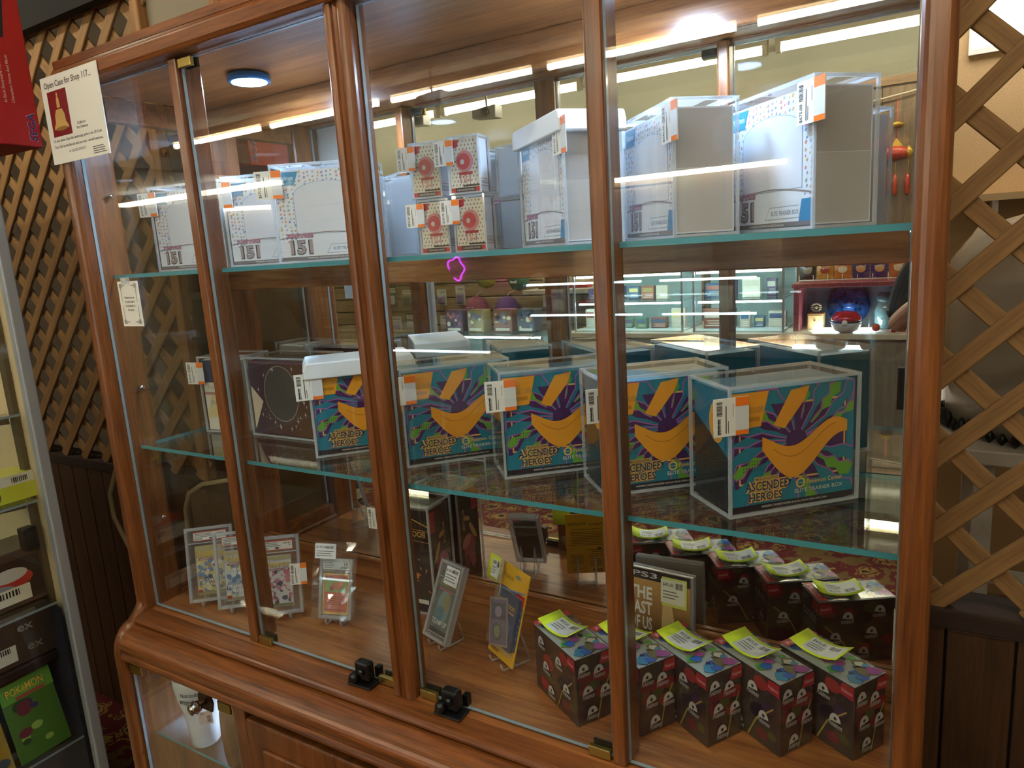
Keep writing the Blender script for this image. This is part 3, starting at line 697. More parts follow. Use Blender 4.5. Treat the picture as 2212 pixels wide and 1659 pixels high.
# ---- four small boxes, two by two -------------------------------------------------------------------
def art_small(w, h):
    P = Print(); P.rect(0, 0, w, h, 'd8d2c2', 1)
    cols = ['4a5580', '7d4450', '6b6a50', '8a6a3a']; n = 0
    for i in range(8):
        for j in range(12):
            x, z = .004 + i * (w - .008) / 7 + (.003 if j % 2 else 0), .013 + j * (h - .017) / 11; n += 1
            if x < w - .003: P.poly([(x - .0014, z), (x, z - .002), (x + .0014, z), (x, z + .002)], cols[(i * 3 + j) % 4], 2)
    P.poly([(0, h - .016), (.016, h - .014), (.020, h - .001), (0, h - .001)], 'b8323a', 3)
    P.ell(w * .52, h * .58, .017, .019, 'c8868e', 3); P.ell(w * .48, h * .58, .013, .014, 'c24a50', 4); P.ell(w * .44, h * .57, .004, .0045, 'c9c2c0', 5, n=12)
    P.rect(w * .3, .030, w * .78, .035, 'a8383e', 5); P.txt('151', w * .34, .0165, .0135, '7c3438', 5, w=.020); P.txt('151', w * .355, .0175, .0118, 'd8a0a0', 6, w=.0185)
    P.rect(w * .42, .0095, w, .0125, '3c3a3c', 6); P.rect(0, .0, w, .008, '45383a', 5); P.rect(0, 0, .008, .008, 'c03a3c', 6); P.rect(w - .008, 0, w, .008, 'c03a3c', 6); P.txt('6 BOOSTER PACKS', .011, .0025, .003, 'cfc8c4', 7, w=w - .022)
    return P
def small_box(label, loc, deg, tg=True):
    w, d, h = .064, .052, .102
    t = thing('small_boxed_set', label, 'card box', loc, math.radians(deg), 'small patterned card boxes stacked two by two')
    acrylic(t, w, d, h, .003)
    cw, cd, ch = w - .008, d - .008, h - .01
    c = MB().box(0, cw, 0, cd, 0, ch, CW).build('carton', t, (.004, .004, .004))
    shared('small', lambda: art_small(cw, ch), 'front_print', c)
    def sp():
        P = Print(lambda u, v, k: (cw + k, u, v)); P.rect(0, .022, cd, .0232, 'b04a50', 1); P.rect(0, .010, cd, .0112, 'b04a50', 1); P.txt('BOOSTER BUNDLE', .004, .014, .005, '5c5658', 1, w=cd - .008); P.rect(cd - .004, 0, cd, ch, '5a4448', 1); return P
    shared('smallside', sp, 'side_print', c)
    price_tag(t, -.024, h - .05, -.001, '$225.00', 7, w=.038, h=.043)
bx, by = -.062, .222
small_box('small patterned box in clear case, lower one of the stack near the centre post', (bx, by, ZU), 10)
small_box('small patterned box in clear case, upper one of the stack near the centre post', (bx - .008, by - .003, ZU + .103), 10)
small_box('small patterned box in clear case, lower one of the stack touching the white-lidded box', (bx + .082, by - .002, ZU), 10)
small_box('small patterned box in clear case, upper one of the stack touching the white-lidded box', (bx + .080, by - .005, ZU + .103), 10)
# ---- graded packs on stands --------------------------------------------------------------------------
ST = clear('stand_acrylic', (.9, .92, .94), ior=1.49, haze=.22)
def stand(label, loc, rz, w=.05):
    t = thing('display_stand', label, 'stand', loc, rz, 'clear plastic display stands')
    for x in (-w / 2, w / 2):
        MB().tube([(x, -.022, .016), (x, -.018, .003), (x, .012, .0025), (x, .042, .0025)], .0022, ST, 6).build('foot', t)
        MB().tube([(x, -.003, .004), (x, .012, .034), (x, .024, .07)], .0022, ST, 6).build('upright', t)
        MB().tube([(x, .042, .003), (x, .024, .07)], .0018, ST, 6).build('strut', t)
    MB().tube([(-w / 2, .012, .0025), (w / 2, .012, .0025)], .0022, ST, 6).build('crossbar', t)
    return t
def lean(loc, rz, tilt, zoff):  # frame of a leaning card: origin bottom centre
    return Matrix.Translation(Vector(loc) + Vector((0, 0, zoff))) @ Matrix.Rotation(rz, 4, 'Z') @ Matrix.Rotation(-tilt, 4, 'X')
def slab(label, cat, loc, deg, w, h, prints, tilt=.22, th=.008, frame=True):
    rz = math.radians(deg)
    stand('clear plastic stand under the ' + label.split(',')[0], (loc[0], loc[1], ZS), rz, w * .45)
    e = bpy.data.objects.new('graded_slab', None); C.objects.link(e); tag(e, label, cat)
    e.matrix_world = lean((loc[0], loc[1], ZS), rz, tilt, .0105) @ Matrix.Translation((0, -.0095, 0))
    if not frame: prints(e, w, h, th); return e
    m = MB().box(-w / 2, w / 2, -th, 0, 0, h, SLABP); sh = m.build('shell', e)
    f = .007; m = MB()
    for a, b_, c_, d_ in ((-w / 2, -w / 2 + f, 0, h), (w / 2 - f, w / 2, 0, h), (-w / 2 + f, w / 2 - f, 0, f), (-w / 2 + f, w / 2 - f, h - f, h), (-w / 2 + f, w / 2 - f, h * .78, h * .795)):
        m.box(a, b_, -th - .0008, .0008, c_, d_, SLABE)
    m.build('frame', sh, bevel=.001, seg=1)
    prints(e, w, h, th)
    return e
def pack_print(title, pal, seed, small=False):
    def go(e, w, h, th):
        p = MB().box(-w / 2 + .02, w / 2 - .02, -th * .6, -th * .35, .016, h * .75, mat('foil_' + pal[0], pal[0], .25, .35)).build('sealed_pack', e)
        P = Print(lambda u, v, k: (u, -th * .6 - k, v)); x0, x1, z0, z1 = -w / 2 + .021, w / 2 - .021, .018, h * .74
        rnd = random.Random(seed)
        P.rect(x0, z0, x1, z1, pal[0], 1)
        for k in range(23):
          for q_ in range(3):
            x, z = rnd.uniform(x0 + .004, x1 - .004), rnd.uniform(z0 + .008, z1 - .03); s = rnd.uniform(.003, .010)
            a0 = rnd.uniform(0, 6); pts = [(min(max(x + s * rnd.uniform(.5, 1) * math.cos(a0 + 2 * PI * j / 5), x0), x1), min(max(z + s * rnd.uniform(.5, 1) * math.sin(a0 + 2 * PI * j / 5), z0), z1)) for j in range(5)]
            P.poly(pts, rnd.choice(pal[1:]), 2 + k)
        P.rect(x0, z1 - .007, x1, z1, 'b5a873', 25); P.txt('Pokémon', x0 + .002, z1 - .024, .015, '2c3e70', 26, w=x1 - x0 - .004); P.txt('Pokémon', x0 + .003, z1 - .0232, .0138, 'd8b13c', 27, w=x1 - x0 - .006)
        P.rect(x0 + .006, z1 - .0315, x1 - .003, z1 - .0265, '8a3038', 26); P.txt('TRADING CARD GAME', x0 + .008, z1 - .0305, .0028, 'e6dcd8', 27, w=x1 - x0 - .014)
        if title: P.txt(title[0], x0 + .004, z0 + .026, .0095, '20202c', 26, w=x1 - x0 - .006); P.txt(title[0], x0 + .0045, z0 + .0266, .0085, 'd9d5d0', 27, w=x1 - x0 - .008); P.txt(title[1], x0 + .010, z0 + .0175, .005, 'cfc9c6', 27, w=x1 - x0 - .022)
        P.rect(x0, z0, x1, z0 + .006, '8d8458', 26); P.rect(x0 + .001, z0 + .004, x0 + .010, z0 + .011, 'a32a34', 27)
        P.build('pack_print', p)
        lb = MB().box(-w / 2 + .018, w / 2 - .014, -th * .6, -th * .4, h * .815, h * .935, mat('label_red', 'c8342f', .5)).build('grade_label', e)
        P = Print(lambda u, v, k: (u, -th * .6 - k, v)); a, b_, c_, d_ = -w / 2 + .0195, w / 2 - .0155, h * .825, h * .925; P.rect(a, c_, b_, d_, 'e6e6e2', 1)
        P.lines(a + .002, c_ + .006, a + (b_ - a) * .66, d_ - .001, 3, '55565c', 2, fill=.4); P.txt('GEM MT', b_ - .002, d_ - .006, .0035, '3c3c42', 2, align='r'); P.txt('10', b_ - .003, c_ + .006, .004, '3c3c42', 2, align='r')
        P.barcode(a + .002, c_ + .001, a + .02, c_ + .005, k=2, n=14); P.rect(a + .034, c_ + .001, a + .042, c_ + .005, '2c2c30', 2)
        P.build('label_print', lb)
    return go
PRI = ('PRISMATIC', 'EVOLUTIONS')
slab('graded yellow and white foil pack in clear slab, next to the left side panel', 'graded pack', (-.636, .072), 41, .106, .172, pack_print(PRI, ['cdbf86', '5d7ab0', 'd8cf9a', 'b98a4a', '40506e', 'e2dfd0'], 5))
slab('graded icy blue and white foil pack in clear slab, middle one of three', 'graded pack', (-.545, .080), 40, .106, .172, pack_print(PRI, ['c9ced2', '7fa7c8', '4e7aa8', 'd8d49a', 'e0e4e6', '8a9fb5'], 8))
s3 = slab('graded white foil pack with coloured dots in clear slab, third of three', 'graded pack', (-.437, .092), 36, .106, .172, pack_print(None, ['dcdce0', 'c8788e', 'd28a9c', '4b4a6a', 'c9727e', 'e4e2e4'], 12))
o = price_tag(s3, .030, .062, -.0105, '$190.00', 6, w=.036, h=.046)
def card_print(e, w, h, th):
    p = MB().box(-w / 2 + .009, w / 2 - .009, -th * .6, -th * .35, .010, h * .745, mat('card_yellow', 'd8b83c', .4)).build('card', e)
    P = Print(lambda u, v, k: (u, -th * .6 - k, v)); x0, x1, z0, z1 = -w / 2 + .0115, w / 2 - .0115, .014, h * .725
    P.rect(x0, z0, x1, z1, 'cf5a32', 1); P.rect(x0 + .002, z0 + .042, x1 - .002, z1 - .010, '8fa85c', 2)
    P.ell(0.004, z0 + .056, .013, .008, 'c96a34', 3); P.ell(-.010, z0 + .050, .005, .005, 'a83a3c', 4, n=12); P.ell(.013, z0 + .062, .006, .005, 'd98a4c', 4, n=12)
    P.txt('70 HP', x1 - .002, z1 - .007, .004, '5a1c14', 2, align='r'); P.rect(x0 + .002, z1 - .006, x0 + .02, z1 - .0035, '7a2a1c', 2)
    P.lines(x0 + .008, z0 + .014, x1 - .006, z0 + .034, 5, '8a3420', 2, fill=.35); P.rect(x0 + .002, z0 + .004, x1 - .002, z0 + .006, '8a3420', 2)
    P.build('card_print', p)
    lb = MB().box(-w / 2 + .007, w / 2 - .007, -th * .6, -th * .4, h * .81, h * .95, mat('label_silver', 'c6ccd2', .35)).build('grade_label', e)
    P = Print(lambda u, v, k: (u, -th * .6 - k, v)); P.txt('10', w / 2 - .012, h * .875, .0075, '1c1c24', 1, align='r'); P.txt('GEM MINT', w / 2 - .010, h * .83, .0045, '22222a', 1, align='r', w=.022); P.lines(-w / 2 + .01, h * .83, -.005, h * .94, 4, '6a7078', 1, fill=.35); P.build('label_print', lb)
s = slab('graded orange card in clear slab inside a loose plastic bag', 'graded card', (-.300, .128), 17, .078, .128, card_print, tilt=.3, th=.007)
bag = MB(); rnd = random.Random(2); nx, nz = 8, 9; vs = []
for j in range(nz + 1):
    for i in range(nx + 1):
        vs.append((-.052 + .104 * i / nx + rnd.uniform(-.001, .001), -.0115 - rnd.uniform(0, .004), -.002 + .166 * j / nz))
bag.add(vs, [(j * (nx + 1) + i, j * (nx + 1) + i + 1, (j + 1) * (nx + 1) + i + 1, (j + 1) * (nx + 1) + i) for j in range(nz) for i in range(nx)], BAGP); bag.build('plastic_bag', s)
P = Print(lambda u, v, k: (u, -.0165 - k, v)); P.rect(-.046, .128, .004, .160, 'dfe2e6', 1); P.barcode(-.020, .149, .0, .155, k=2, n=10); P.txt('$175.00', -.043, .150, .005, '2c2c34', 2); P.lines(-.043, .132, .0, .146, 3, '6a6a72', 2, fill=.3); P.build('price_sticker', s)
# ---- pack in a hinged clear shell and yellow blister card ----------------------------------------------
def clamshell(e, w, h, th):
    p = MB().box(-w / 2 + .010, w / 2 - .010, -th * .7, -th * .3, .012, h * .86, mat('foil_dark', '3d4a4a', .3, .3)).build('sealed_pack', e)
    P = Print(lambda u, v, k: (u, -th * .7 - k, v)); x0, x1 = -w / 2 + .011, w / 2 - .011
    P.rect(x0, .014, x1, h * .85, '59665f', 1); P.ell(.0, h * .42, .02, .034, '6f8a8c', 2); P.ell(.008, h * .5, .012, .018, '86805a', 3); P.ell(-.008, h * .33, .014, .016, '4a7080', 4)
    P.txt('Pokémon', x0 + .002, h * .68, .012, 'b89a40', 5, w=x1 - x0 - .004); P.rect(x0 + .003, h * .62, x1 - .003, h * .65, 'a05a68', 5)
    P.txt('TEAM UP', x0 + .003, .030, .010, 'd6d2cc', 6, w=x1 - x0 - .006); P.rect(x0, .014, x1, .022, '26262c', 5); P.rect(x0, .012, x1, .013, 'c9c6c2', 6); P.build('pack_print', p)
    P = Print(lambda u, v, k: (u, -th - .0012 - k, v)); P.rect(-.012, h * .72, .030, h * .95, 'e4e6ea', 1); P.barcode(.008, h * .88, .027, h * .925, k=2, n=9); P.txt('$150.00', -.010, h * .88, .005, '22222a', 2); P.lines(-.010, h * .75, .026, h * .86, 3, '5c5c66', 2, fill=.3); P.build('price_sticker', e)
slab('dark foil pack in clear hinged shell, leaning beside the centre post', 'graded pack', (-.036, .150), -17, .075, .155, clamshell, tilt=.42, th=.014)
def blister(e, w, h, th):
    p = MB().box(-w / 2 + .001, w / 2 - .001, -.003, -.001, .001, h - .001, mat('card_gold', 'd3a12c', .45)).build('backing_card', e)
    P = Print(lambda u, v, k: (u, -.003 - k, v)); P.rect(-w / 2 + .004, .03, w / 2 - .004, h - .045, '2d4f80', 1)
    for k in range(8): P.line([(-w / 2 + .006, .04 + k * .012), (w / 2 - .006, .055 + k * .012)], .003, '5f8ab8', 2)
    P.txt('Pokémon', -w / 2 + .006, h - .028, .010, '8a6414', 2, w=.036); P.rect(w / 2 - .032, h - .062, w / 2 - .004, h - .042, 'b02a2c', 3); P.ell(.01, h - .016, .010, .004, '8a8a80', 3, n=12)
    P.txt('Pokémon', -w / 2 + .006, .008, .009, '6a4c10', 2, w=.03)
    P.build('card_print', p)
    P = Print(lambda u, v, k: (u, .0 + k - .001 + .0012, v))
    q = MB().box(-.028, .036, -.012, -.004, .028, h - .05, mat('foil_blue', '33456a', .3, .3)).build('sealed_pack', e)
    P = Print(lambda u, v, k: (u, -.012 - k, v)); P.txt('Pokémon', -.024, h - .075, .013, '2a3a60', 1, w=.054); P.txt('Pokémon', -.0235, h - .0745, .012, 'c9a23a', 2, w=.053); P.rect(-.02, h - .082, .03, h - .078, 'b87a6a', 1); P.ell(.006, .06, .02, .026, '54718f', 1); P.build('pack_print', q)
    q = MB().box(-.0315, .0315, -.0008, 0, -.044, .044, mat('card_grey', '8d8676', .45)).build('promo_card', e, (-.012, -.0135, .068), (0, -.32, 0))
    P = Print(lambda u, v, k: (u, -.0008 - k, v)); P.rect(-.028, -.040, .028, .040, '6f6078', 1); P.rect(-.024, .004, .024, .034, '4e4a58', 2); P.ell(-.004, -.018, .016, .016, '4d5a4c', 2); P.ell(-.004, -.018, .011, .011, '7c8a68', 3, n=14); P.ell(0, .018, .012, .010, '8f7f94', 3, n=14); P.build('card_print', q)
    MB().box(-.044, .042, -.016, -.003, .02, h - .045, SLABP).build('bubble', e, bevel=.004)
    # printed back of the card
    P = Print(lambda u, v, k: (-u, -.001 + k, v)); P.txt('Pokémon', -w / 2 + .008, h - .034, .008, '5c4414', 2, w=.03); P.txt('EVOLUTIONS', .0, h - .032, .007, '3c2a30', 2, w=.04); P.txt('The Pokémon Legacy Evolves!', -w / 2 + .010, h - .046, .005, '3a2c10', 2, w=.068)
    P.lines(-w / 2 + .008, h - .092, w / 2 - .008, h - .05, 9, '7c5c1c', 2, fill=.45, rag=.1); P.lines(-w / 2 + .008, .022, -.004, .075, 8, '8a6820', 2, fill=.35); P.lines(.006, .03, w / 2 - .008, .06, 5, '8a6820', 2, fill=.35); P.rect(-w / 2 + .010, h - .106, -w / 2 + .020, h - .098, '6c3450', 2); P.barcode(-w / 2 + .008, .006, -.014, .014, k=2, n=14); P.txt('CE', .02, .008, .006, '5c4414', 2); P.build('back_print', p)
def bent_sheet(name, parent, w, d, amp, hexc, mx, n=8, lab=None, twist=0.0):
    m = MB(); vs = []; 
    for i in range(n + 1):
        f = i / n; z = amp * (2 * f - 1) ** 2 + .0012
        for j in (0, 1): vs.append(mx @ Vector((w * (f - .5), d * (j - .5), z + twist * (f - .5) * (j - .5))))
    m.add(vs, [(2 * i, 2 * i + 2, 2 * i + 3, 2 * i + 1) for i in range(n)], mat('neon_' + hexc, hexc, .6), True)
    o = m.build(name, parent)
    so = o.modifiers.new('thick', 'SOLIDIFY'); so.thickness = .0004
    if lab:
        def fn(u, v, k):
            f = u / w + .5; z = amp * (2 * f - 1) ** 2 + .0014 + k + twist * (u / w) * (v / d); return tuple(mx @ Vector((u, v, z)))
        P = Print(fn); a = w * .5
        for i in range(6):  # label strip follows the bend
            u0 = -w * .28 + w * .72 * i / 6; P.rect(u0, -d * .40, u0 + w * .72 / 6, d * .36, 'd9dde0', 1)
        P.txt(lab, -w * .24, d * .14, d * .15, '4a4a52', 3, w=w * .26); P.barcode(w * .12, d * .08, w * .36, d * .30, k=3, n=9); P.lines(-w * .24, -d * .28, w * .1, d * .06, 3, '6f7078', 3, fill=.3); P.build('tag_print', o)
    return o
yb_ = slab('yellow carded blister pack leaning in front of the mirror', 'blister pack', (.113, .148), -28, .092, .176, blister, tilt=.3, th=.014, frame=False)
bent_sheet('price_tag', yb_, .04, .046, .004, 'd2e03a', Matrix.Translation((-.052, -.0155, .158)) @ Matrix.Rotation(PI / 2, 4, 'X'), lab='$100.00')
# ---- tall black case --------------------------------------------------------------------------------
t = thing('boxed_card_set', 'tall black and gold card box in a clear case beside the mirror', 'card box', (-.240, .226, ZS), math.radians(3))
w, d, h = .128, .09, .25; acrylic(t, w, d, h)
c = MB().box(0, w - .012, 0, d - .014, 0, h - .018, mat('carton_black', '15181b', .3, coat=.3)).build('carton', t, (.006, .007, .006))
P = Print(); GO = 'c99a4a'
P.line([(.0, .215), (.04, .222), (.07, .212), (.116, .195)], .0022, GO, 1); P.line([(.0, .192), (.116, .186)], .001, GO, 1); P.line([(.0, .165), (.116, .160)], .001, GO, 1)
P.txt('BOOST', .105, .184, .013, GO, 2, w=.05, rot=PI)
rnd = random.Random(6)
for k in range(26):
    x, z, an, L = rnd.uniform(.012, .104), rnd.uniform(.02, .14), rnd.uniform(0, 6), rnd.uniform(.004, .012); P.line([(x, z), (x + L * math.cos(an) * .6, z + L * math.sin(an))], .002, 'd9a556', 2)
P.line([(.05 + .022 * math.cos(a_ * .5), .055 + .03 * math.sin(a_ * .5)) for a_ in range(11)], .003, 'd89a48', 3); P.poly([(.05, .07), (.08, .075), (.082, .088), (.052, .084)], 'b8742a', 3); P.rect(.06, .016, .1, .026, 'c8c4bc', 3)
P.build('front_print', c)
P = Print(lambda u, v, k: (w - .012 + k, u, v)); P.rect(.004, .178, .024, .226, '9c2430', 1); P.txt('BOOSTER', .06, .14, .008, 'b0a890', 1, w=.05, rot=PI / 2)
for k, (x, z, rx, rz_, cc, an) in enumerate(((.04, .09, .02, .035, '8d3a4c', .3), (.05, .11, .012, .02, 'b8707c', .8), (.025, .13, .006, .025, 'b89a60', -.5), (.045, .165, .012, .006, 'c08a5c', .4), (.03, .06, .01, .02, '9c4a58', 0), (.055, .05, .01, .03, '6d2c3c', .2))): P.ell(x, z, rx, rz_, cc, 2 + k, rot=an, n=12)
P.build('side_print', c)
price_tag(t, -.032, .185, -.001, '$1,600.00', 4, w=.042, h=.048)
# ---- five dark shrink-wrapped boxes -----------------------------------------------------------------
KB = mat('carton_charcoal', '363331', .4, var=.35, vscale=28)
def art_k(fn, w, h, seed, top=False):
    P = Print(fn); rnd = random.Random(seed)
    if top:
        P.rect(0, 0, w, h, 'a9b0b0', 1)  # pale grey ground stands in for glare on the wrapped top
        for k in range(34):
            x, z, s = rnd.uniform(.014, w - .004), rnd.uniform(.004, h - .004), rnd.uniform(.008, .02); a0 = rnd.uniform(0, 6)
            P.poly([(min(max(x + s * rnd.uniform(.4, 1) * math.cos(a0 + 2 * PI * j / 5), 0), w), min(max(z + s * rnd.uniform(.4, 1) * math.sin(a0 + 2 * PI * j / 5), 0), h)) for j in range(5)], rnd.choice(['2f5fb8', '4fa83a', 'a04a98', '6e6a50', 'c8c4b4', '3a8ab0', '3c3a40', '2a3a60']), 2 + k)
        P.rect(0, 0, .016, h, 'b02430', 37); P.txt('Pokémon', .013, .006, .008, 'e2bcc0', 38, w=h * .7, rot=PI / 2)
    else:
        for k in range(9):
            x, z, s = rnd.uniform(.01, w - .01), rnd.uniform(.012, h - .012), rnd.uniform(.009, .018)
            P.ell(x, z, min(s, x - .001, w - x - .001), min(s * .8, z - .001, h - z - .001), rnd.choice(['6a2230', '3a2a44', '7a2a2a', '44502c', '2c2c34', '8a2c30']), 1 + k, n=12)
        P.line([(w * .55, .004), (w * .68, h * .35), (w * .92, h * .62)], .0025, '9a8a3c', 12)
        for i, j in ((.2, .80), (.62, .72), (.30, .46), (.78, .40), (.40, .14)):
            x, z = w * i, h * j; P.ell(x, z, .0098, .0135, 'b9b9b6', 14, a0=.1, a1=PI + .1, n=12); P.ell(x, z + .005, .0026, .003, '2a2624', 15, n=8); P.txt('Pokémon', x - .0115, z - .009, .0085, 'b4b4b2', 15, w=.023, shear=.2)
        P.poly([(w - .026, h - .020), (w, h - .022), (w, h - .001), (w - .02, h - .001)], '9c2630', 13); P.txt('Pokémon', w - .020, h - .015, .006, 'd8a4a8', 16, w=.018)
    return P
def dark_box(label, near, deg, first=False, seed=1):
    w, d, h = .0695, .136, .12       # short face towards the viewer, long face on its left
    t = thing('sealed_box', label, 'card box', (near[0], near[1], ZS), math.radians(deg), 'dark shrink-wrapped card boxes with yellow tags')
    c = MB().box(0, w, 0, d, 0, h, KB).build('carton', t, bevel=.0015, seg=1)
    shared('k_f', lambda: art_k(lambda u, v, k: (u, -k, v), w, h, 21), 'front_print', c)
    shared('k_l', lambda: art_k(lambda u, v, k: (-k, d - u, v), d, h, 22), 'side_print', c)
    shared('k_r', lambda: art_k(lambda u, v, k: (w + k, u, v), d, h, 23), 'side_print', c)
    def back():
        P = Print(lambda u, v, k: (w - u, d + k, v)); P.txt('Spark a Burning', .012, .082, .006, 'b0aca8', 1, w=.05); P.txt('Spirit of Battle!', .012, .074, .006, 'b0aca8', 1, w=.05); P.lines(.012, .05, .07, .068, 5, '7c7876', 1, fill=.3)
        P.ell(.03, .036, .011, .012, 'a8a4a2', 1, a0=.1, a1=PI + .1, n=12); P.rect(.0, .026, w, .032, '8a2430', 2); P.txt('Pokémon', .018, .027, .008, 'b8b4b2', 3, w=.026); P.poly([(0, h - .02), (.028, h - .022), (.022, h), (0, h)], '9c2630', 2); return P
    shared('k_b', back, 'back_print', c)
    shared('k_t', lambda: art_k(lambda u, v, k: (w - v, u, h + k) if False else (v, d - u, h + k), d, w, 24, True), 'top_print', c)
    MB().box(-.0006, w + .0006, -.0006, d + .0006, .0002, h + .0034, SHRINK).build('shrink_wrap', t)
    rnd = random.Random(seed)
    bent_sheet('price_tag', t, .078, .050, .0095, 'd4ea2e', Matrix.Translation((w / 2 + rnd.uniform(-.004, .004), d * .64, h + .005)) @ Matrix.Rotation(-1.5 + rnd.uniform(-.1, .1), 4, 'Z'), lab='$475.00', twist=rnd.uniform(-.004, .004))
    return t
dark_box('dark wrapped card box with yellow tag, farthest from the corner post', (.315, .043), 58, seed=1)
dark_box('dark wrapped card box with yellow tag, partly behind the door post', (.414, .065), 58, seed=2)
dark_box('dark wrapped card box with yellow tag, middle of the row of five', (.513, .087), 58, seed=3)
dark_box('dark wrapped card box with yellow tag, fourth of the row beside the corner one', (.613, .112), 58, seed=4)
dark_box('dark wrapped card box with yellow tag, beside the right corner post', (.708, .150), 58, seed=5)
# ---- game case ----------------------------------------------------------------------------------------
t = thing('game_case', 'clear plastic video game case with sandy orange cover and price label', 'game case', (0, 0, 0))
t.matrix_world = Matrix.Translation((.300, .296, ZS + .001)) @ Matrix.Rotation(math.radians(-4), 4, 'Z') @ Matrix.Rotation(-.06, 4, 'X')
gw, gh = .132, .170
MB().box(0, gw, 0, .014, 0, gh, SLABE).build('shell', t, bevel=.003)
cv = MB().box(.004, gw - .006, -.0008, 0, .004, gh - .004, gradient('sunset_cover', '3f2716', 'c79a5c', 'Z', .17)).build('cover_sheet', t)
P = Print(lambda u, v, k: (u, -.0008 - k, v)); P.rect(.004, gh - .024, gw - .006, gh - .004, '2c2a2a', 1); P.txt('PS3', .012, gh - .019, .010, 'c9c9c9', 2, w=.05)
P.poly([(.07, .05), (.1, .05), (.086, .13), (.074, .13)], 'd8b884', 1)
for i, (s_, z) in enumerate((('THE', .108), ('LAST', .078), ('OF US', .048))): P.txt(s_, .052, z, .024, 'dcdad4', 3, w=.046, align='r', off=.03)
P.build('cover_print', cv)
P = Print(lambda u, v, k: (u, -.0024 - k, v)); P.rect(.072, gh - .066, gw - .012, gh - .010, 'cfd86a', 1); P.rect(.070, gh - .060, gw - .016, gh - .014, 'e2e2cc', 2); P.txt('$45.00', .074, gh - .027, .0065, '2c2c30', 3, w=.02); P.barcode(.098, gh - .030, gw - .019, gh - .018, k=3, n=9); P.lines(.074, gh - .052, .106, gh - .034, 3, '5c5c5c', 3, fill=.3); P.build('price_label', cv)
# ================================================================== metal-framed showcase on the left
SX, SY0, SY1, SZ = -.955, -.75, -.075, 1.845
t = thing('metal_showcase', 'tall glass showcase with silver metal corner posts beside the lattice', 'showcase', (SX, SY1, 0))
for x, y in ((0, 0), (0, SY0 - SY1), (-.9, 0), (-.9, SY0 - SY1)):
    MB().box(x - .024, x, y - .024, y, 0, SZ, ALU).build('corner_post', t, bevel=.003)
for z in (.02, SZ - .03):
    MB().box(-.024, 0, SY0 - SY1, -.024, z, z + .03, ALU).build('frame_rail', t)
    MB().box(-.9, -.024, -.024, 0, z, z + .03, ALU).build('frame_rail', t); MB().box(-.9, -.024, SY0 - SY1 - .024, SY0 - SY1, z, z + .03, ALU).build('frame_rail', t)
MB().box(-.012, -.006, SY0 - SY1, -.024, .05, SZ - .03, GLASS).build('side_glass', t)
MB().box(-.876, -.024, SY0 - SY1 - .014, SY0 - SY1 - .008, .05, SZ - .03, GLASS).build('front_glass', t)
MB().box(-.9, -.024, -.012, -.004, .05, SZ - .03, mat('panel_beige', 'c9b48c', .6)).build('back_panel', t)
MB().box(-.9, 0, SY0 - SY1 - .024, 0, SZ, SZ + .004, mat('showcase_top', '9a9c9e', .5)).build('top_panel', t)
MB().box(-.86, -.03, SY0 - SY1 + .02, SY0 - SY1 + .05, SZ - .045, SZ - .032, mat('showcase_lamp', (1, .9, .7), .4, emit=LED * .55)).build('light_strip', t)
STD = mat('standard_bronze', '6d6148', .4, .6)
MB().box(-.10, -.075, -.024, -.013, .06, SZ - .05, STD).build('shelf_standard', t)
SHZ = (1.26, 1.055, .80, .44)
for z in SHZ:
    m = MB().box(-.87, -.03, SY0 - SY1 + .01, -.03, z - .006, z, SHELFG, skip=(2, 3, 4, 5)); 
    m.add([(-.03, SY0 - SY1 + .01, z - .006), (-.03, -.03, z - .006), (-.03, -.03, z), (-.03, SY0 - SY1 + .01, z)], [(0, 1, 2, 3)], GEDGE2); m.build('glass_shelf', t)
    MB().prism([(-.03, z - .03), (-.25, z - .012), (-.25, z - .006), (-.03, z - .006)], 'X', -.1, -.09, STD).build('shelf_bracket', t)
MB().box(-.092, -.06, -.06, -.03, .93, .985, BLACK).build('latch', t, bevel=.004)
MB().box(-.876, -.024, SY0 - SY1, -.024, .05, .07, mat('deck_cream', 'b9a98c', .6)).build('base_deck', t)
MB().box(-.88, -.03, -.03, -.024, .07, .78, mat('navy_panel', '1a1c2c', .7)).build('navy_backing', t)
# red box lying across the showcase top
t = thing('red_toy_box', 'worn red cardboard toy box with blue lettering on top of the showcase', 'box', (-.975, -.03, SZ + .004), math.radians(3))
rc = MB().box(-.3, 0, -.26, .075, 0, .33, mat('red_card', 'b51f1e', .55, var=.1, vscale=14)).build('carton', t, bevel=.003)
P = Print(lambda u, v, k: (k, u, v)); P.txt('SEGA', .066, .012, .018, 'd8c8c4', 2, w=.062, rot=PI / 2); P.txt('SEGA', .0655, .013, .0165, '2c3a7c', 3, w=.060, rot=PI / 2)
for i, (s, ln) in enumerate((('Characters Voices And Music', .10), ('in Each Storyware Title!', .085), ('6 Developmental', .07), ('Skills Per Storyware', .085), ('Over 30 Activities And', .095))):
    P.txt(s, .030 - i * .016, .09, .006, 'e6c4b8', 2, w=ln, rot=PI / 2)
P.poly([(-.24, .225), (.03, .225), (.045, .33), (-.24, .33)], '20262c', 2); P.poly([(-.2, .235), (.0, .235), (.012, .32), (-.2, .32)], '3a6a78', 3); P.poly([(-.02, .235), (.024, .235), (.034, .32), (-.01, .32)], 'c8a84c', 4)
P.build('side_print', rc)
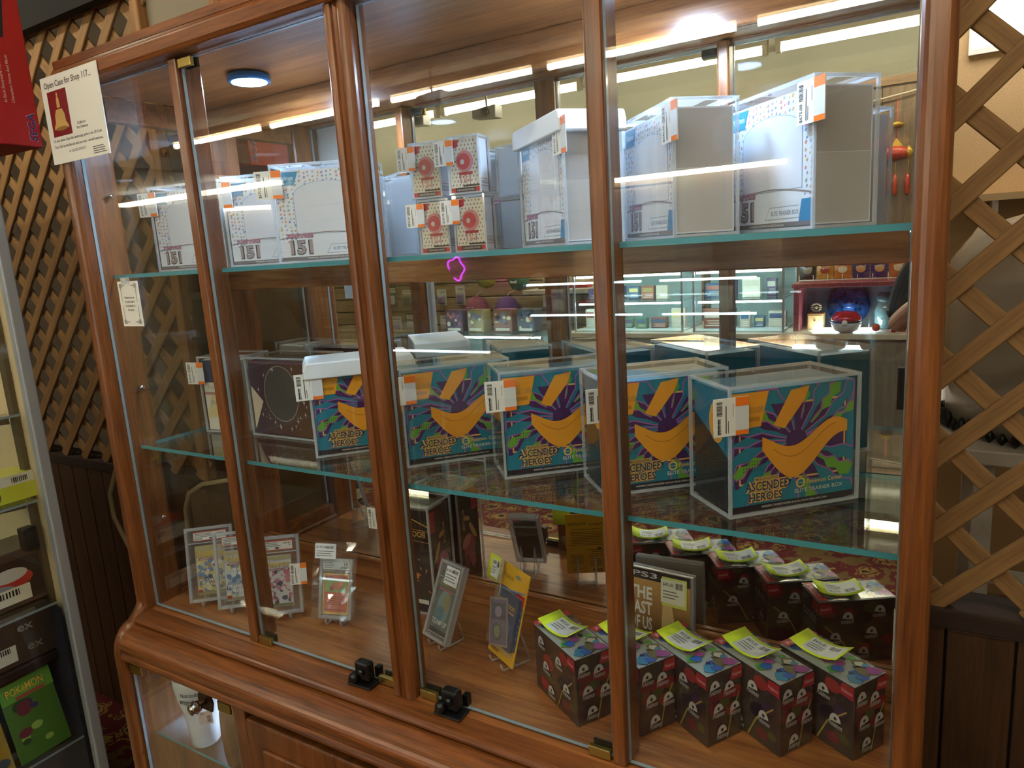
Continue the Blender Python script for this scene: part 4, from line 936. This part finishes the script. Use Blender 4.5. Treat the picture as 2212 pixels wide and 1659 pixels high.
# things on its shelves
def box_at(name, label, cat, px, py, X, wy, dx, h, hexc, pr=None, rz=0.0, Z=None):
    p = atX(px, py, X); z = Z if Z is not None else min(SHZ, key=lambda q: abs(q - p.z))
    o = MB().box(-dx, 0, 0, wy, 0, h, mat('card_' + hexc, hexc, .35, coat=.3)).build(name, None, (X, p.y, z + .0005), (0, 0, rz), bevel=.002)
    tag(o, label, cat)
    if pr: P = Print(lambda u, v, k: (k, u, v)); pr(P, wy, h); P.build('print', o)
    return o
def pr_a(P, w, h): P.rect(.0, 0, w, h * .62, 'c9cf3a', 1); P.ell(w * .2, h * .3, .022, .02, '6a5a48', 2); P.rect(0, h * .62, w, h, 'd8d6c8', 1); P.barcode(w * .6, h * .7, w * .9, h * .9, k=2)
box_at('yellow_box', 'yellow and white box on an upper showcase shelf', 'box', -60, 1030, -1.02, .12, .09, .062, 'd2cf52', pr_a)
def pr_b(P, w, h): P.rect(.01, .01, w - .01, h - .02, '2a201c', 1); P.ell(w * .5, h * .5, w * .35, h * .2, 'b8342c', 2); P.ell(w * .6, h * .6, w * .2, h * .12, 'c9c4bc', 3); P.ell(w * .4, h * .35, w * .25, h * .12, '8a8f9a', 4); P.rect(.01, .012, w * .8, .05, 'e0dcc8', 5); P.barcode(w * .4, .03, w * .7, .045, k=6)
box_at('window_box', 'brown window box with red print and a white price label', 'box', -110, 1310, -1.04, .20, .12, .135, '4a3a30', pr_b, Z=.80)
def pr_c(P, w, h): P.txt('ex', w * .66, h * .62, .022, '9a9694', 1, w=.034); P.txt('ex', w * .72, h * .2, .022, '7d7876', 1, w=.034); P.rect(.01, h * .1, w * .62, h * .42, 'd8d6c8', 2); P.barcode(w * .4, h * .3, w * .58, h * .4, k=3); P.lines(.015, h * .14, w * .4, h * .3, 3, '77736c', 3, fill=.3)
box_at('dark_carton', 'dark brown carton with silver ex lettering under the window box', 'box', -130, 1450, -1.035, .235, .2, .125, '3a302c', pr_c, Z=.665)
tag(MB().box(-.22, 0, 0, .25, 0, .02, mat('tray_black', '141214', .4)).build('black_tray', None, (-1.03, atX(-130, 1450, -1.035).y, .640), bevel=.003), 'black tray under the dark brown carton', 'tray')
# packs leaning on the lower shelf
def pack(label, px, py, X, wy, h, base, title, tc, bars, rz=0.1, tilt=.35, pal=()):
    p = atX(px, py, X); e = bpy.data.objects.new('carded_pack', None); C.objects.link(e); tag(e, label, 'card pack', 'packs low in the metal showcase')
    e.matrix_world = Matrix.Translation((X, p.y, SHZ[3] + .002)) @ Matrix.Rotation(rz, 4, 'Z') @ Matrix.Rotation(-tilt, 4, 'Y')
    MB().box(-.004, 0, 0, wy, 0, h, mat('foil_' + base, base, .22, .2, coat=.4)).build('pack_body', e, bevel=.001, seg=1)
    P = Print(lambda u, v, k: (k, u, v)); rnd = random.Random(len(label))
    for k in range(10):
        x, z, s = rnd.uniform(.02, wy - .02), rnd.uniform(.02, h - .05), rnd.uniform(.008, .02); P.ell(x, z, s, s * .7, rnd.choice(pal), 1 + k, n=9)
    P.rect(0, h - .045, wy, h, bars, 12)
    if title: P.txt(title, .012, h - .032, .020, '27304a', 13, w=wy - .03); P.txt(title, .013, h - .031, .0185, tc, 14, w=wy - .032); P.rect(.03, h - .044, wy - .02, h - .036, '9c4a3c', 13)
    else:
        P.poly([(.02, h - .09), (.085, h - .075), (.08, h - .045), (.015, h - .06)], 'd8d6cc', 13); P.barcode(.05, h - .07, .075, h - .058, k=14); P.poly([(.06, h - .12), (.115, h - .115), (.113, h - .085), (.058, h - .09)], 'dcdad0', 15)
    P.build('pack_print', e)
    return e
pack('green carded pack with yellow lettering at the bottom of the showcase', 45, 1640, -1.0, .115, .19, '4a7a34', 'POKéMON', 'e0b83a', '5d9a3c', 0.05, .25, ['6a2a3a', '2c4a2c', '8aa84c', '40305a'])
pack('gold carded pack with lettering beside the green one', -100, 1659, -1.0, .11, .185, 'a88a34', 'POKéMON', 'e0c040', 'b0a03c', 0.0, .3, ['c87a2c', '5a3a2c', '8a7a3c', '3c4a5a'])
pack('black carded pack with a blue collection banner', -70, 1600, -1.07, .21, .20, '16181e', 'COLLECTION', 'd8e4ea', '2c6a9c', 0.0, .22, ['22262c', '2c3038', '1a1c22'])
pack('dark carded pack with white price stickers', 40, 1560, -1.09, .13, .185, '23242c', None, '000000', '2c2e38', 0.12, .3, ['3a4660', '54545c', '2c2c3c'])
# ================================================================== the shop behind the camera, seen in the mirror
LEDW = mat('led_white', (.72, .95, 1.0), .4, emit=LED)
CY = -2.62           # front edge of the long counter
ct = thing('long_counter', 'long grey counter with a pale top along the shop wall', 'counter', (-1.3, CY, 0))
GRY = wood('counter_greywood', '6d675c', '8f877a', 'Z', rough=.5, coat=.05)
MB().box(0, 3.0, -.62, .02, .97, 1.0, mat('counter_top', 'cfc8b4', .35)).build('counter_top', ct, bevel=.004)
me0 = None
for i in range(10):
    if me0 is None: o = MB().box(0, .296, -.02, 0, .08, .97, GRY).build('front_panel', ct, (0, 0, 0), bevel=.003); me0 = o.data
    else: link('front_panel', me0, ct, (i * .3, 0, 0), bevel=.003)
MB().box(1.5, 1.82, -.16, -.10, 1.0, 1.012, LEDW).build('light_strip', ct); MB().box(0, 3.0, -.6, -.02, 0, .08, BLACK).build('kick_board', ct); MB().box(0, 3.0, -.6, -.02, .08, .97, mat('counter_core', '4c463c', .7)).build('carcass', ct)
# glass cases on the counter
def counter_case(label, x0, x1, h, y1=CY - .03, d=.42):
    t = thing('counter_showcase', label, 'showcase', (x0, y1 - d, 1.0)); L = x1 - x0
    for x in (0, L - .012):
        for y in (0, d - .012): MB().box(x, x + .012, y, y + .012, 0, h, ALU).build('corner_post', t)
    MB().box(0, L, 0, d, h, h + .012, mat('case_top_rim', 'b8beb6', .3)).build('top_rim', t); 
    MB().box(.004, L - .004, d - .006, d - .002, .01, h, GLASS).build('front_glass', t); MB().box(0.01, L - .01, .01, d - .012, h * .52, h * .52 + .006, SHELFG).build('glass_shelf', t)
    MB().box(.02, L - .02, d - .03, d - .018, h - .014, h - .002, LEDW).build('light_strip', t); MB().box(.02, L - .02, d - .06, d - .045, h * .5 - .01, h * .5, LEDW).build('light_strip', t)
    MB().box(0, L, 0, .01, 0, h, mat('case_back', '9fb4b0', .5)).build('back_panel', t); MB().box(0.01, L - .01, .01, d - .012, 0, .008, mat('case_deck', 'b8c4c0', .4)).build('deck', t)
    return t
counter_case('low glass counter showcase with white light strips, left one', -1.25, -.52, .36); counter_case('low glass counter showcase with white light strips, beside the maroon shelf', -.46, .06, .36)
rnd = random.Random(8); pal = ['7a4a3c', '3c5a7a', 'b8b4a4', '8a7a4c', '4c6a54', '9c5a50', 'a8a090', '5a4a6a', 'c8b878']
names = {'7a4a3c': 'brown', '3c5a7a': 'blue', 'b8b4a4': 'pale grey', '8a7a4c': 'olive', '4c6a54': 'green', '9c5a50': 'brick red', 'a8a090': 'stone', '5a4a6a': 'purple', 'c8b878': 'straw'}
for ci, (x0, x1) in enumerate(((-1.22, -.56), (-.43, .03))):
    for lv, z in enumerate((1.0085, 1.194)):
        x = x0
        while x < x1 - .08:
            wd = rnd.uniform(.05, .11); h = rnd.uniform(.06, .13); c = rnd.choice(pal); dy = rnd.uniform(.10, .2)
            o = MB().box(0, wd, 0, .05, 0, h, mat('card_' + c, c, .4)).build('small_carton', None, (x, CY - .03 - .05 - dy, z + .0002), bevel=.002)
            P = Print(lambda u, v, k: (wd - u, .05 + k, v)); P.rect(.006, h * .55, wd - .006, h * .85, rnd.choice(pal), 1); P.lines(.008, h * .1, wd - .01, h * .45, 3, 'd0ccc0', 1, fill=.3); P.build('print', o)
            tag(o, names[c] + ' small carton %s the %s counter showcase' % ('on the deck of' if lv == 0 else 'on the glass shelf of', ('left', 'second')[ci]), 'box', 'small cartons in the counter showcases'); x += wd + rnd.uniform(.01, .04)
# flat packets lying on the left showcase
for k in range(6):
    c = ['b06a5c', 'c8b48c', '8a5a4c', 'd8d0b8', 'a87a5c', '7a8a8c'][k]; o = MB().box(0, .1, 0, .14, 0, .012, mat('card_' + c, c, .5)).build('flat_packet', None, (-1.22 + k * .11, CY - .38 + .03 * (k % 2), 1.3725 + 0), (0, 0, .1 * (k % 3 - 1)), bevel=.002)
    tag(o, ['brick', 'sand', 'brown', 'ivory', 'tan', 'grey blue'][k] + ' flat packet lying on the left counter showcase', 'packet', 'flat packets on the counter showcase')
o = MB().box(0, .13, 0, .1, 0, .03, mat('red_pouch', 'b52a24', .4)).build('red_pouch', None, (-.36, CY - .3, 1.3725), bevel=.012, seg=3); tag(o, 'red crinkled pouch lying on the counter showcase', 'pouch')
# maroon shelf with a plate, jar and bowl
SXa, SXb, SYs = .10, .66, CY - .38
t = thing('maroon_shelf', 'maroon open shelf box standing on the counter', 'shelf', (SXa, SYs, 1.0)); MR = mat('maroon_paint', '8a3a44', .45)
L = SXb - SXa
for x in (0, L - .03): MB().box(x, x + .03, 0, .3, 0, .245, MR).build('side', t, bevel=.003)
MB().box(-.01, L + .01, -.005, .31, .245, .27, MR).build('top_board', t, bevel=.004); MB().box(.03, L - .03, 0, .012, 0, .245, mat('shelf_dark_back', '3c3a44', .5)).build('back_panel', t)
t = thing('blue_plate', 'blue and white patterned plate standing in the maroon shelf', 'plate', (.36, SYs + .05, 1.0))
mx = Matrix.Translation((0, 0, .118)) @ Matrix.Rotation(-PI / 2 + .18, 4, 'X')
MB().lathe([(.004, 0), (.06, .002), (.075, .006), (.108, .016), (.112, .018)], mat('plate_blue', '2b4a86', .25, var=.9, vscale=45, coat=.4), n=40, mx=mx).build('dish', t)
MB().lathe([(.003, .0032), (.052, .0042)], mat('plate_white', 'b9c6d6', .25, var=.5, vscale=60), n=32, mx=mx).build('glazed_centre', t)
MB().box(-.03, .03, -.03, .03, 0, .012, BLACK).build('plate_rest', t)
t = thing('glass_jar', 'dark glass jar with a wide lid in the maroon shelf', 'jar', (.55, SYs + .15, 1.0))
MB().lathe([(.04, 0), (.05, .008), (.052, .10), (.042, .13), (.032, .145), (.03, .15)], mat('jar_smoke', '5c7478', .1, coat=.5), n=28).build('body', t); MB().lathe([(.036, .15), (.04, .155), (.04, .185), (.034, .19), (.03, .2), (.005, .202)], mat('jar_lid', '39494c', .3), n=24).build('lid', t)
t = thing('wooden_drawer_box', 'small pale wooden drawer box with a rosette on top', 'box', (.16, SYs + .12, 1.0)); WB = mat('box_pale', 'b98f5c', .5)
MB().box(0, .085, 0, .085, 0, .09, WB).build('body', t, bevel=.003); MB().box(.006, .079, .085, .088, .01, .08, mat('drawer_front', 'c8a06c', .5)).build('drawer', t); MB().lathe([(.004, 0), (.005, .008)], BRASS, n=10, mx=Matrix.Translation((.042, .088, .05)) @ Matrix.Rotation(-PI / 2, 4, 'X')).build('knob', t)
m = MB()
for k in range(12): an = 2 * PI * k / 12; m.lathe([(.004, -.004), (.012, 0), (.004, .004)], mat('rosette', 'cdbfa4', .6), .042 + .022 * math.cos(an), .045, 8, .122 + .022 * math.sin(an))
m.lathe([(.002, -.01), (.014, 0), (.002, .01)], mat('rosette2', 'a8946c', .6), .042, .052, 12, .122); m.build('rosette', t)
t = thing('lidded_bowl', 'round bowl with red lid and white bottom standing on the counter', 'bowl', (.375, CY - .06, 1.0))
MB().lathe([(.03, 0), (.06, .012), (.075, .04), (.076, .06)], mat('bowl_white', 'd5d8da', .2, coat=.4), n=32).build('base', t); MB().lathe([(.078, .062), (.074, .085), (.052, .11), (.01, .118)], mat('bowl_red', 'c01f1c', .2, coat=.5), n=32).build('lid', t)
MB().lathe([(.0775, .056), (.079, .058), (.079, .064), (.0775, .066)], BLACK, n=32).build('band', t); MB().lathe([(.014, 0), (.014, .006), (.008, .009)], WHITE, n=16, mx=Matrix.Translation((0, .075, .06)) @ Matrix.Rotation(-PI / 2, 4, 'X')).build('button', t)
t = thing('glass_mug', 'clear glass mug holding an orange ball on the counter', 'mug', (.52, CY - .05, 1.0)); MB().lathe([(.03, 0), (.034, .004), (.036, .08), (.037, .085)], GLASS, n=24).build('cup', t); MB().tube([(.036, 0, .07), (.055, 0, .065), (.058, 0, .045), (.036, 0, .02)], .004, GLASS, 8).build('handle', t)
o = MB().lathe([(.002, 0), (.016, .006), (.022, .022), (.016, .038), (.002, .044)], mat('orange_ball', 'd0502a', .35), n=18).build('orange_ball', None, (.52, CY - .05, 1.0055)); tag(o, 'small orange ball resting in the glass mug', 'ball')
o = MB().tube([(.60, CY - .06, 1.001), (.615, CY - .06, 1.05), (.612, CY - .06, 1.09), (.64, CY - .06, 1.13), (.66, CY - .06, 1.10)], .013, mat('red_rubber', 'c4231f', .4), 8).build('red_curl'); tag(o, 'bent red rubber toy on the counter by the mug', 'toy')
# snack bags on top
t = thing('wire_rack', 'white wire rack on top of the maroon shelf', 'rack', (SXa + .02, SYs + .04, 1.27)); WR = mat('wire_white', 'd0ccc0', .4)
for y in (0, .2):
    MB().tube([(0, y, .012), (L - .04, y, .012)], .003, WR, 6).build('rail', t); MB().tube([(0, y, .1), (L - .04, y, .1)], .003, WR, 6).build('rail', t)
for k in range(8): MB().tube([(k * (L - .04) / 7, 0, .1), (k * (L - .04) / 7, 0, .004), (k * (L - .04) / 7, .2, .004), (k * (L - .04) / 7, .2, .04)], .0022, WR, 5).build('wire', t)
for k, (c, c2, nm) in enumerate((('2c2622', '8a7a6a', 'black'), ('c8902c', 'a83a2c', 'yellow'), ('d07a24', 'e8d8b8', 'orange'), ('4a3470', 'd89a5c', 'purple'), ('4f3678', 'd8a468', 'violet'), ('cc6a1c', 'e0c8a0', 'bright orange'))):
    m = MB(); vs = []; n_ = 8; bw, bh = .086, .118
    for j in range(n_ + 1):
        for i in range(n_ + 1):
            u, v = i / n_, j / n_; vs.append((bw * (.5 - u), .014 * math.sin(PI * u) * math.sin(PI * v) ** .6, bh * v))
    q = [(j * (n_ + 1) + i, j * (n_ + 1) + i + 1, (j + 1) * (n_ + 1) + i + 1, (j + 1) * (n_ + 1) + i) for j in range(n_) for i in range(n_)]
    m.add(vs, q, mat('snack_' + c, c, .3, coat=.3), True); m.add([(a, -b, z) for a, b, z in vs], [f[::-1] for f in q], mat('snack_' + c, c, .3, coat=.3), True)
    o = m.build('snack_bag', None, (SXa + .05 + k * .092, SYs + .14, 1.282)); tag(o, nm + ' crinkled snack bag standing in the wire rack', 'snack bag', 'snack bags in the wire rack')
    P = Print(lambda u, v, k: (-u, .0145 + k, v)); P.ell(0, .05, .024, .020, c2, 1, n=16); P.txt('Cheetos' if k in (2, 5) else ('Doritos' if k == 3 else 'Chips'), 0, .058, .012, 'efe6d8', 2, w=.05, align='c'); P.build('print', o)
# slatwall shelf with figurines, left of the counter
t = thing('marble_shelf', 'pale marble-look shelf on the slatted wall', 'shelf', (-2.05, YF + .014, 1.2)); MB().box(0, .95, 0, .36, 0, .035, mat('marble', 'cfc8b4', .3, var=.12, vscale=9)).build('board', t, bevel=.004)
for x in (.15, .75): MB().box(x, x + .03, 0, .3, -.1, 0, HOUS).build('bracket', t)
t = thing('white_figurine', 'round white figurine with an orange mark on a red base', 'figurine', (-1.62, YF + .2, 1.235)); MB().box(-.085, .085, -.05, .05, 0, .03, mat('fig_red', 'b5281e', .35)).build('base', t, bevel=.01)
MB().lathe([(.04, .03), (.075, .05), (.082, .085), (.06, .13), (.03, .15), (.005, .155)], mat('fig_white', 'd8ccb4', .3), n=28).build('body', t); MB().lathe([(.005, 0), (.03, .003)], mat('fig_orange', 'c06a2c', .4), n=14, mx=Matrix.Translation((0, .07, .09)) @ Matrix.Rotation(-PI / 2, 4, 'X')).build('mark', t)
t = thing('gold_ornament', 'gilded ornament of stacked beads on the marble shelf', 'ornament', (-1.9, YF + .2, 1.235)); m = MB(); rnd = random.Random(5)
for k in range(26): an = rnd.uniform(0, 6.28); r_ = rnd.uniform(.01, .07); m.lathe([(.002, -.016), (.016, 0), (.002, .016)], mat('gilt', 'b89850', .3, .7), r_ * math.cos(an), r_ * math.sin(an) * .6, 8, rnd.uniform(.02, .13))
m.build('beads', t); MB().box(-.07, .07, -.05, .05, 0, .012, mat('orn_base', '4a3a20', .4)).build('base', t)
# purple neon loop on the wall
pn = mY(1080, 572, YF + .04)
pts = [(pn.x + .075 * math.cos(a_) * (1 + .12 * math.cos(5 * a_)), YF + .045, pn.z + .085 * math.sin(a_) * (1 + .12 * math.cos(5 * a_))) for a_ in [2 * PI * i / 40 for i in range(40)]]
o = MB().tube(pts, .006, mat('neon_purple', (.75, .05, 1.0), .4, emit=7), 6, closed=True).build('neon_loop'); tag(o, 'wavy purple neon loop glowing on the far wall', 'neon sign')
# hanging blister packs and plush balls on the slatted wall
pal2 = ['a8a478', '4a5a3c', '8a7fa0', '6a4a5c', 'b8b4a8', '3c4a58', '9c8a5c', 'c8c4b0']; nm2 = ['khaki', 'moss green', 'lilac', 'plum', 'light grey', 'slate', 'ochre', 'cream']; rnd = random.Random(14)
for j in range(4):
    for i in range(6):
        x = -3.95 + i * .2 + rnd.uniform(-.02, .02); z = .62 + j * .24; k = rnd.randrange(8); c = pal2[k]; wd, h = rnd.uniform(.1, .15), rnd.uniform(.14, .19)
        t = thing('blister_pack', nm2[k] + ' carded blister pack hanging on the slatted wall, %s row' % ('lowest', 'second', 'third', 'top')[j], 'blister pack', (x, YF + .03, z), 0, 'blister packs on the slatted wall')
        MB().box(0, wd, 0, .004, 0, h, mat('card_' + c, c, .5)).build('backing_card', t); MB().box(.012, wd - .012, .004, .035, .012, h * .62, SLABP).build('bubble', t, bevel=.006)
        o = MB().box(.02, wd - .02, .006, .03, .02, h * .55, mat('toy_' + pal2[(k + 3) % 8], pal2[(k + 3) % 8], .5)).build('toy', t, bevel=.008)
        P = Print(lambda u, v, kk: (wd - u, .004 + kk, v)); P.rect(.01, h * .7, wd - .01, h * .92, 'd8d6c8', 1); P.lines(.014, h * .74, wd - .014, h * .88, 2, '55554c', 2, fill=.4); P.build('print', t)
for k, (x, z, r_, c, nm) in enumerate(((-2.52, 1.36, .11, 'b8a83c', 'yellow'), (-2.33, 1.06, .12, '6a4a80', 'purple'), (-2.64, 1.08, .11, '9c5a6c', 'pink'), (-2.2, 1.32, .1, '3c6a5a', 'green'), (-2.6, .80, .12, '7a6a8a', 'mauve'))):
    t = thing('plush_ball', nm + ' round plush toy hung on the slatted wall', 'plush toy', (x, YF + .16, z), 0, 'plush toys on the slatted wall'); fz = mat('plush_' + c, c, .9, var=.25, vscale=60, bump=.6)
    MB().lathe([(.004, -r_), (r_ * .6, -r_ * .8), (r_, 0), (r_ * .62, r_ * .8), (.004, r_)], fz, n=20).build('body', t); MB().tube([(0, 0, r_ * .9), (0, -.05, r_ * 1.2), (0, -.12, r_ * 1.25)], .003, PAPER, 5).build('hang_loop', t)
    MB().box(-.03, .03, r_ * .9, r_ * .9 + .002, -.03, .02, PAPER).build('tag', t)
# low island showcase with tilted tray and boxes, left of the counter
t = thing('island_showcase', 'low glass island showcase with a white light strip', 'showcase', (-2.55, -2.75, 0)); MB().box(0, 1.0, -.45, 0, 0, .55, GRY).build('plinth', t)
MB().box(.0, 1.0, -.45, 0, .95, .962, SHELFG).build('top_glass', t); MB().box(0, 1.0, -.004, 0, .55, .95, GLASS).build('front_glass', t); MB().box(.02, .98, -.03, -.015, .935, .948, LEDW).build('light_strip', t)
for x in (0, .985):
    for y in (-.45, -.015): MB().box(x, x + .015, y, y + .015, .55, .95, ALU).build('corner_post', t)
MB().box(0, 1.0, -.45, -.44, .55, .95, mat('case_back', '9fb4b0', .5)).build('back_panel', t)
for k, (c, nm) in enumerate((('5a4a58', 'dull purple'), ('8a7c58', 'dull gold'), ('7a5548', 'russet'), ('4a5058', 'slate'))):
    o = MB().box(0, .16, 0, .1, 0, .17, mat('card_' + c, c, .4)).build('card_tin', None, (-2.48 + k * .22, -3.0, .9625), (0, 0, .15 * (k % 2)), bevel=.008); tag(o, nm + ' card tin standing on the island showcase', 'tin', 'tins on the island showcase')
    P = Print(lambda u, v, kk: (.16 - u, .1 + kk, v)); rq = random.Random(k)
    for q in range(14): P.ell(rq.uniform(.02, .14), rq.uniform(.03, .14), rq.uniform(.008, .02), rq.uniform(.006, .02), rq.choice(['8a5a7c', 'b8a468', 'a8705c', '5c7088', '3c3440', 'c8c0a8']), 1 + q, n=9)
    P.rect(.02, .012, .14, .032, 'c8c4b4', 16); P.build('print', o)
t = thing('wire_table', 'small white wire-legged table by the grey counter', 'table', (-1.95, -2.2, 0))
MB().box(0, .42, 0, .3, .80, .815, WHITE).build('top', t)
for x, y in ((.01, .01), (.41, .01), (.01, .29), (.41, .29)): MB().tube([(x, y, 0), (x, y, .8)], .006, WHITE, 6).build('leg', t)
for z in (.3, .55): MB().tube([(.01, .29, z), (.41, .29, z)], .004, WHITE, 6).build('rung', t)
# hanging fish ornament and cables on the boarded wall
ho = mY(1935, 330, YF + .05); RD = mat('orn_red', 'b83a24', .35, coat=.3); GD = mat('orn_gold', 'c9a23c', .3, .5)
t = thing('fish_ornament', 'red and gold hanging fish ornament with tassels on the boarded wall', 'ornament', (ho.x, YF + .03, ho.z)); 
MB().lathe([(.003, -.1), (.035, -.06), (.045, 0), (.03, .06), (.003, .085)], RD, n=18, mx=Matrix.Rotation(PI / 2, 4, 'Y')).build('body', t); MB().prism([(-.08, 0), (-.14, .05), (-.12, 0), (-.14, -.05)], 'Y', -.006, .006, RD).build('tail', t)
MB().prism([(-.03, .04), (.0, .09), (.04, .04)], 'Y', -.005, .005, GD).build('fin', t); MB().lathe([(.002, -.04), (.03, 0), (.002, .04)], GD, .07, 0, 12).build('head', t)
MB().tube([(0, 0, .09), (0, 0, .32)], .0025, RD, 5).build('cord', t); MB().lathe([(.03, 0), (.045, .012), (.01, .03)], GD, n=10, z0=.16).build('knot', t)
for x in (-.06, 0, .07): MB().lathe([(.004, -.26), (.014, -.25), (.012, -.16), (.005, -.13)], RD, x, 0, 10).build('tassel', t); MB().tube([(x, 0, -.03), (x, 0, -.14)], .002, GD, 5).build('thread', t)
o = MB().tube([(-.3, YF + .04, 2.36), (.1, YF + .04, 2.30), (.6, YF + .04, 2.36), (1.2, YF + .04, 2.47)], .006, mat('wire_pale', 'b8b09c', .5), 6).build('wall_wire'); tag(o, 'pale wire sagging along the top of the boarded wall', 'wire')
# two cameras hung from the ceiling
for k, (px, py) in enumerate(((900, 262), (1052, 245))):
    p = mY(px, py, -3.05); t = thing('security_camera', ('round-nosed' if k == 0 else 'box-shaped') + ' grey security camera hung below the ceiling lights', 'camera', p); GC = mat('cam_grey', '8d8c84', .4)
    MB().prism([(-.1, -.03), (.1, -.045), (.1, .045), (-.1, .03)], 'Y', -.05, .05, GC).build('body', t, bevel=.005); MB().lathe([(.03, 0), (.034, .02), (.03, .03)], BLACK, n=16, mx=Matrix.Translation((.02, .05, -.0)) @ Matrix.Rotation(-PI / 2, 4, 'X')).build('lens', t); MB().tube([(0, 0, .03), (0, 0, HC - p.z)], .008, GC, 6).build('stem', t)
# ================================================================== person standing behind the camera, glimpsed in the mirror
def person(label, loc, rz):
    t = thing('person', label, 'person', loc, rz)
    V = []; E = []; R = []
    def j(x, y, z, r, par=None, r2=None):
        V.append((x, y, z)); R.append((r, r2 or r))
        if par is not None: E.append((par, len(V) - 1))
        return len(V) - 1
    pel = j(0, 0, .95, .15, None, .11); ab = j(0, .01, 1.1, .145, pel, .105); ch = j(0, .0, 1.3, .16, ab, .115); nk = j(0, -.01, 1.47, .06, ch); hd0 = j(0, .01, 1.53, .055, nk)
    for s in (-1, 1):
        hip = j(s * .095, 0, .88, .09, pel); kn = j(s * .105, .01, .5, .062, hip); an = j(s * .11, -.02, .09, .04, kn); j(s * .12, .1, .035, .035, an)
        sh = j(s * .185, -.01, 1.41, .062, ch); el = j(s * .25, .05, 1.17, .05, sh)
    me = bpy.data.meshes.new('body'); me.from_pydata(V, E, []); o = link('body', me, t)
    o.modifiers.new('skin', 'SKIN')
    for i, r in enumerate(R): me.skin_vertices[0].data[i].radius = r
    me.skin_vertices[0].data[0].use_root = True
    s = o.modifiers.new('sub', 'SUBSURF'); s.levels = 2; s.render_levels = 2; o['label'] = 'dark jacket and dark trousers'
    me.materials.append(mat('dark_clothing', '1d1c22', .8))
    SK = mat('skin', 'b98870', .5); hz = 1.64
    hd = MB().lathe([(.02, -.115), (.05, -.1), (.068, -.06), (.078, 0), (.08, .045), (.066, .09), (.03, .112), (.004, .116)], SK, n=20, z0=hz).build('head', t)
    hd.scale = (1, 1.18, 1)
    MB().lathe([(.083, .01), (.086, .05), (.072, .1), (.035, .123), (.004, .128)], mat('hair_brown', '2c2018', .7), n=20, z0=hz, cy=-.012).build('hair', hd)
    MB().prism([(.078, hz - .005), (.1, hz - .03), (.078, hz - .035)], 'X', -.009, .009, SK).build('nose', hd)
    for q in (-1, 1):
        MB().lathe([(.002, -.007), (.009, 0), (.002, .007)], mat('eye', '20202a', .2), q * .03, .076, 8, hz + .01).build('eye', hd)
        MB().lathe([(.004, -.026), (.014, 0), (.004, .026)], SK, q * .081, -.005, 8, hz - .005).build('ear', hd)
    MB().box(-.022, .022, .074, .079, hz - .062, hz - .056, mat('lips', '8f5448', .5)).build('mouth', hd)
    for q in (-1, 1):
        V = []; E = []; R = []; e0 = j(q * .252, .04, 1.15, .042); f0 = j(q * .20, .15, 1.22, .038, e0); w0 = j(q * .135, .245, 1.295, .026, f0); pa = j(q * .115, .30, 1.325, .027, w0); kn = j(q * .105, .335, 1.345, .026, pa)
        for k in range(4):
            a = j(q * (.125 - .018 * k), .345, 1.36 - .012 * k, .0095, kn); b = j(q * (.105 - .018 * k), .37 - .004 * k, 1.375 - .014 * k, .009, a); j(q * (.075 - .016 * k), .375, 1.37 - .015 * k, .008, b)
        th = j(q * .09, .31, 1.35, .011, pa); j(q * .065, .335, 1.372, .010, th)
        me = bpy.data.meshes.new('forearm_and_hand'); me.from_pydata(V, E, []); o = link('forearm_and_hand', me, t); o.modifiers.new('skin', 'SKIN')
        for i, r in enumerate(R): me.skin_vertices[0].data[i].radius = r
        me.skin_vertices[0].data[0].use_root = True; s = o.modifiers.new('sub', 'SUBSURF'); s.levels = 2; s.render_levels = 2; me.materials.append(SK)
    for q in (-1, 1): MB().prism([(-.09, 0), (.15, 0), (.16, .03), (.06, .09), (-.07, .10), (-.09, .05)], 'X', q * .115 - .042, q * .115 + .042, BLACK).build('shoe', t, bevel=.012, seg=3)
    MB().box(-.235, -.165, -.02, .025, .80, .98, BLACK).build('radio', t, bevel=.005); MB().tube([(-.20, 0, .97), (-.20, 0, 1.08)], .006, BLACK, 6).build('antenna', t)
    return t
person('person in dark clothes with a black radio on the hip, hands raised together', (.90, -1.75, 0), 0)
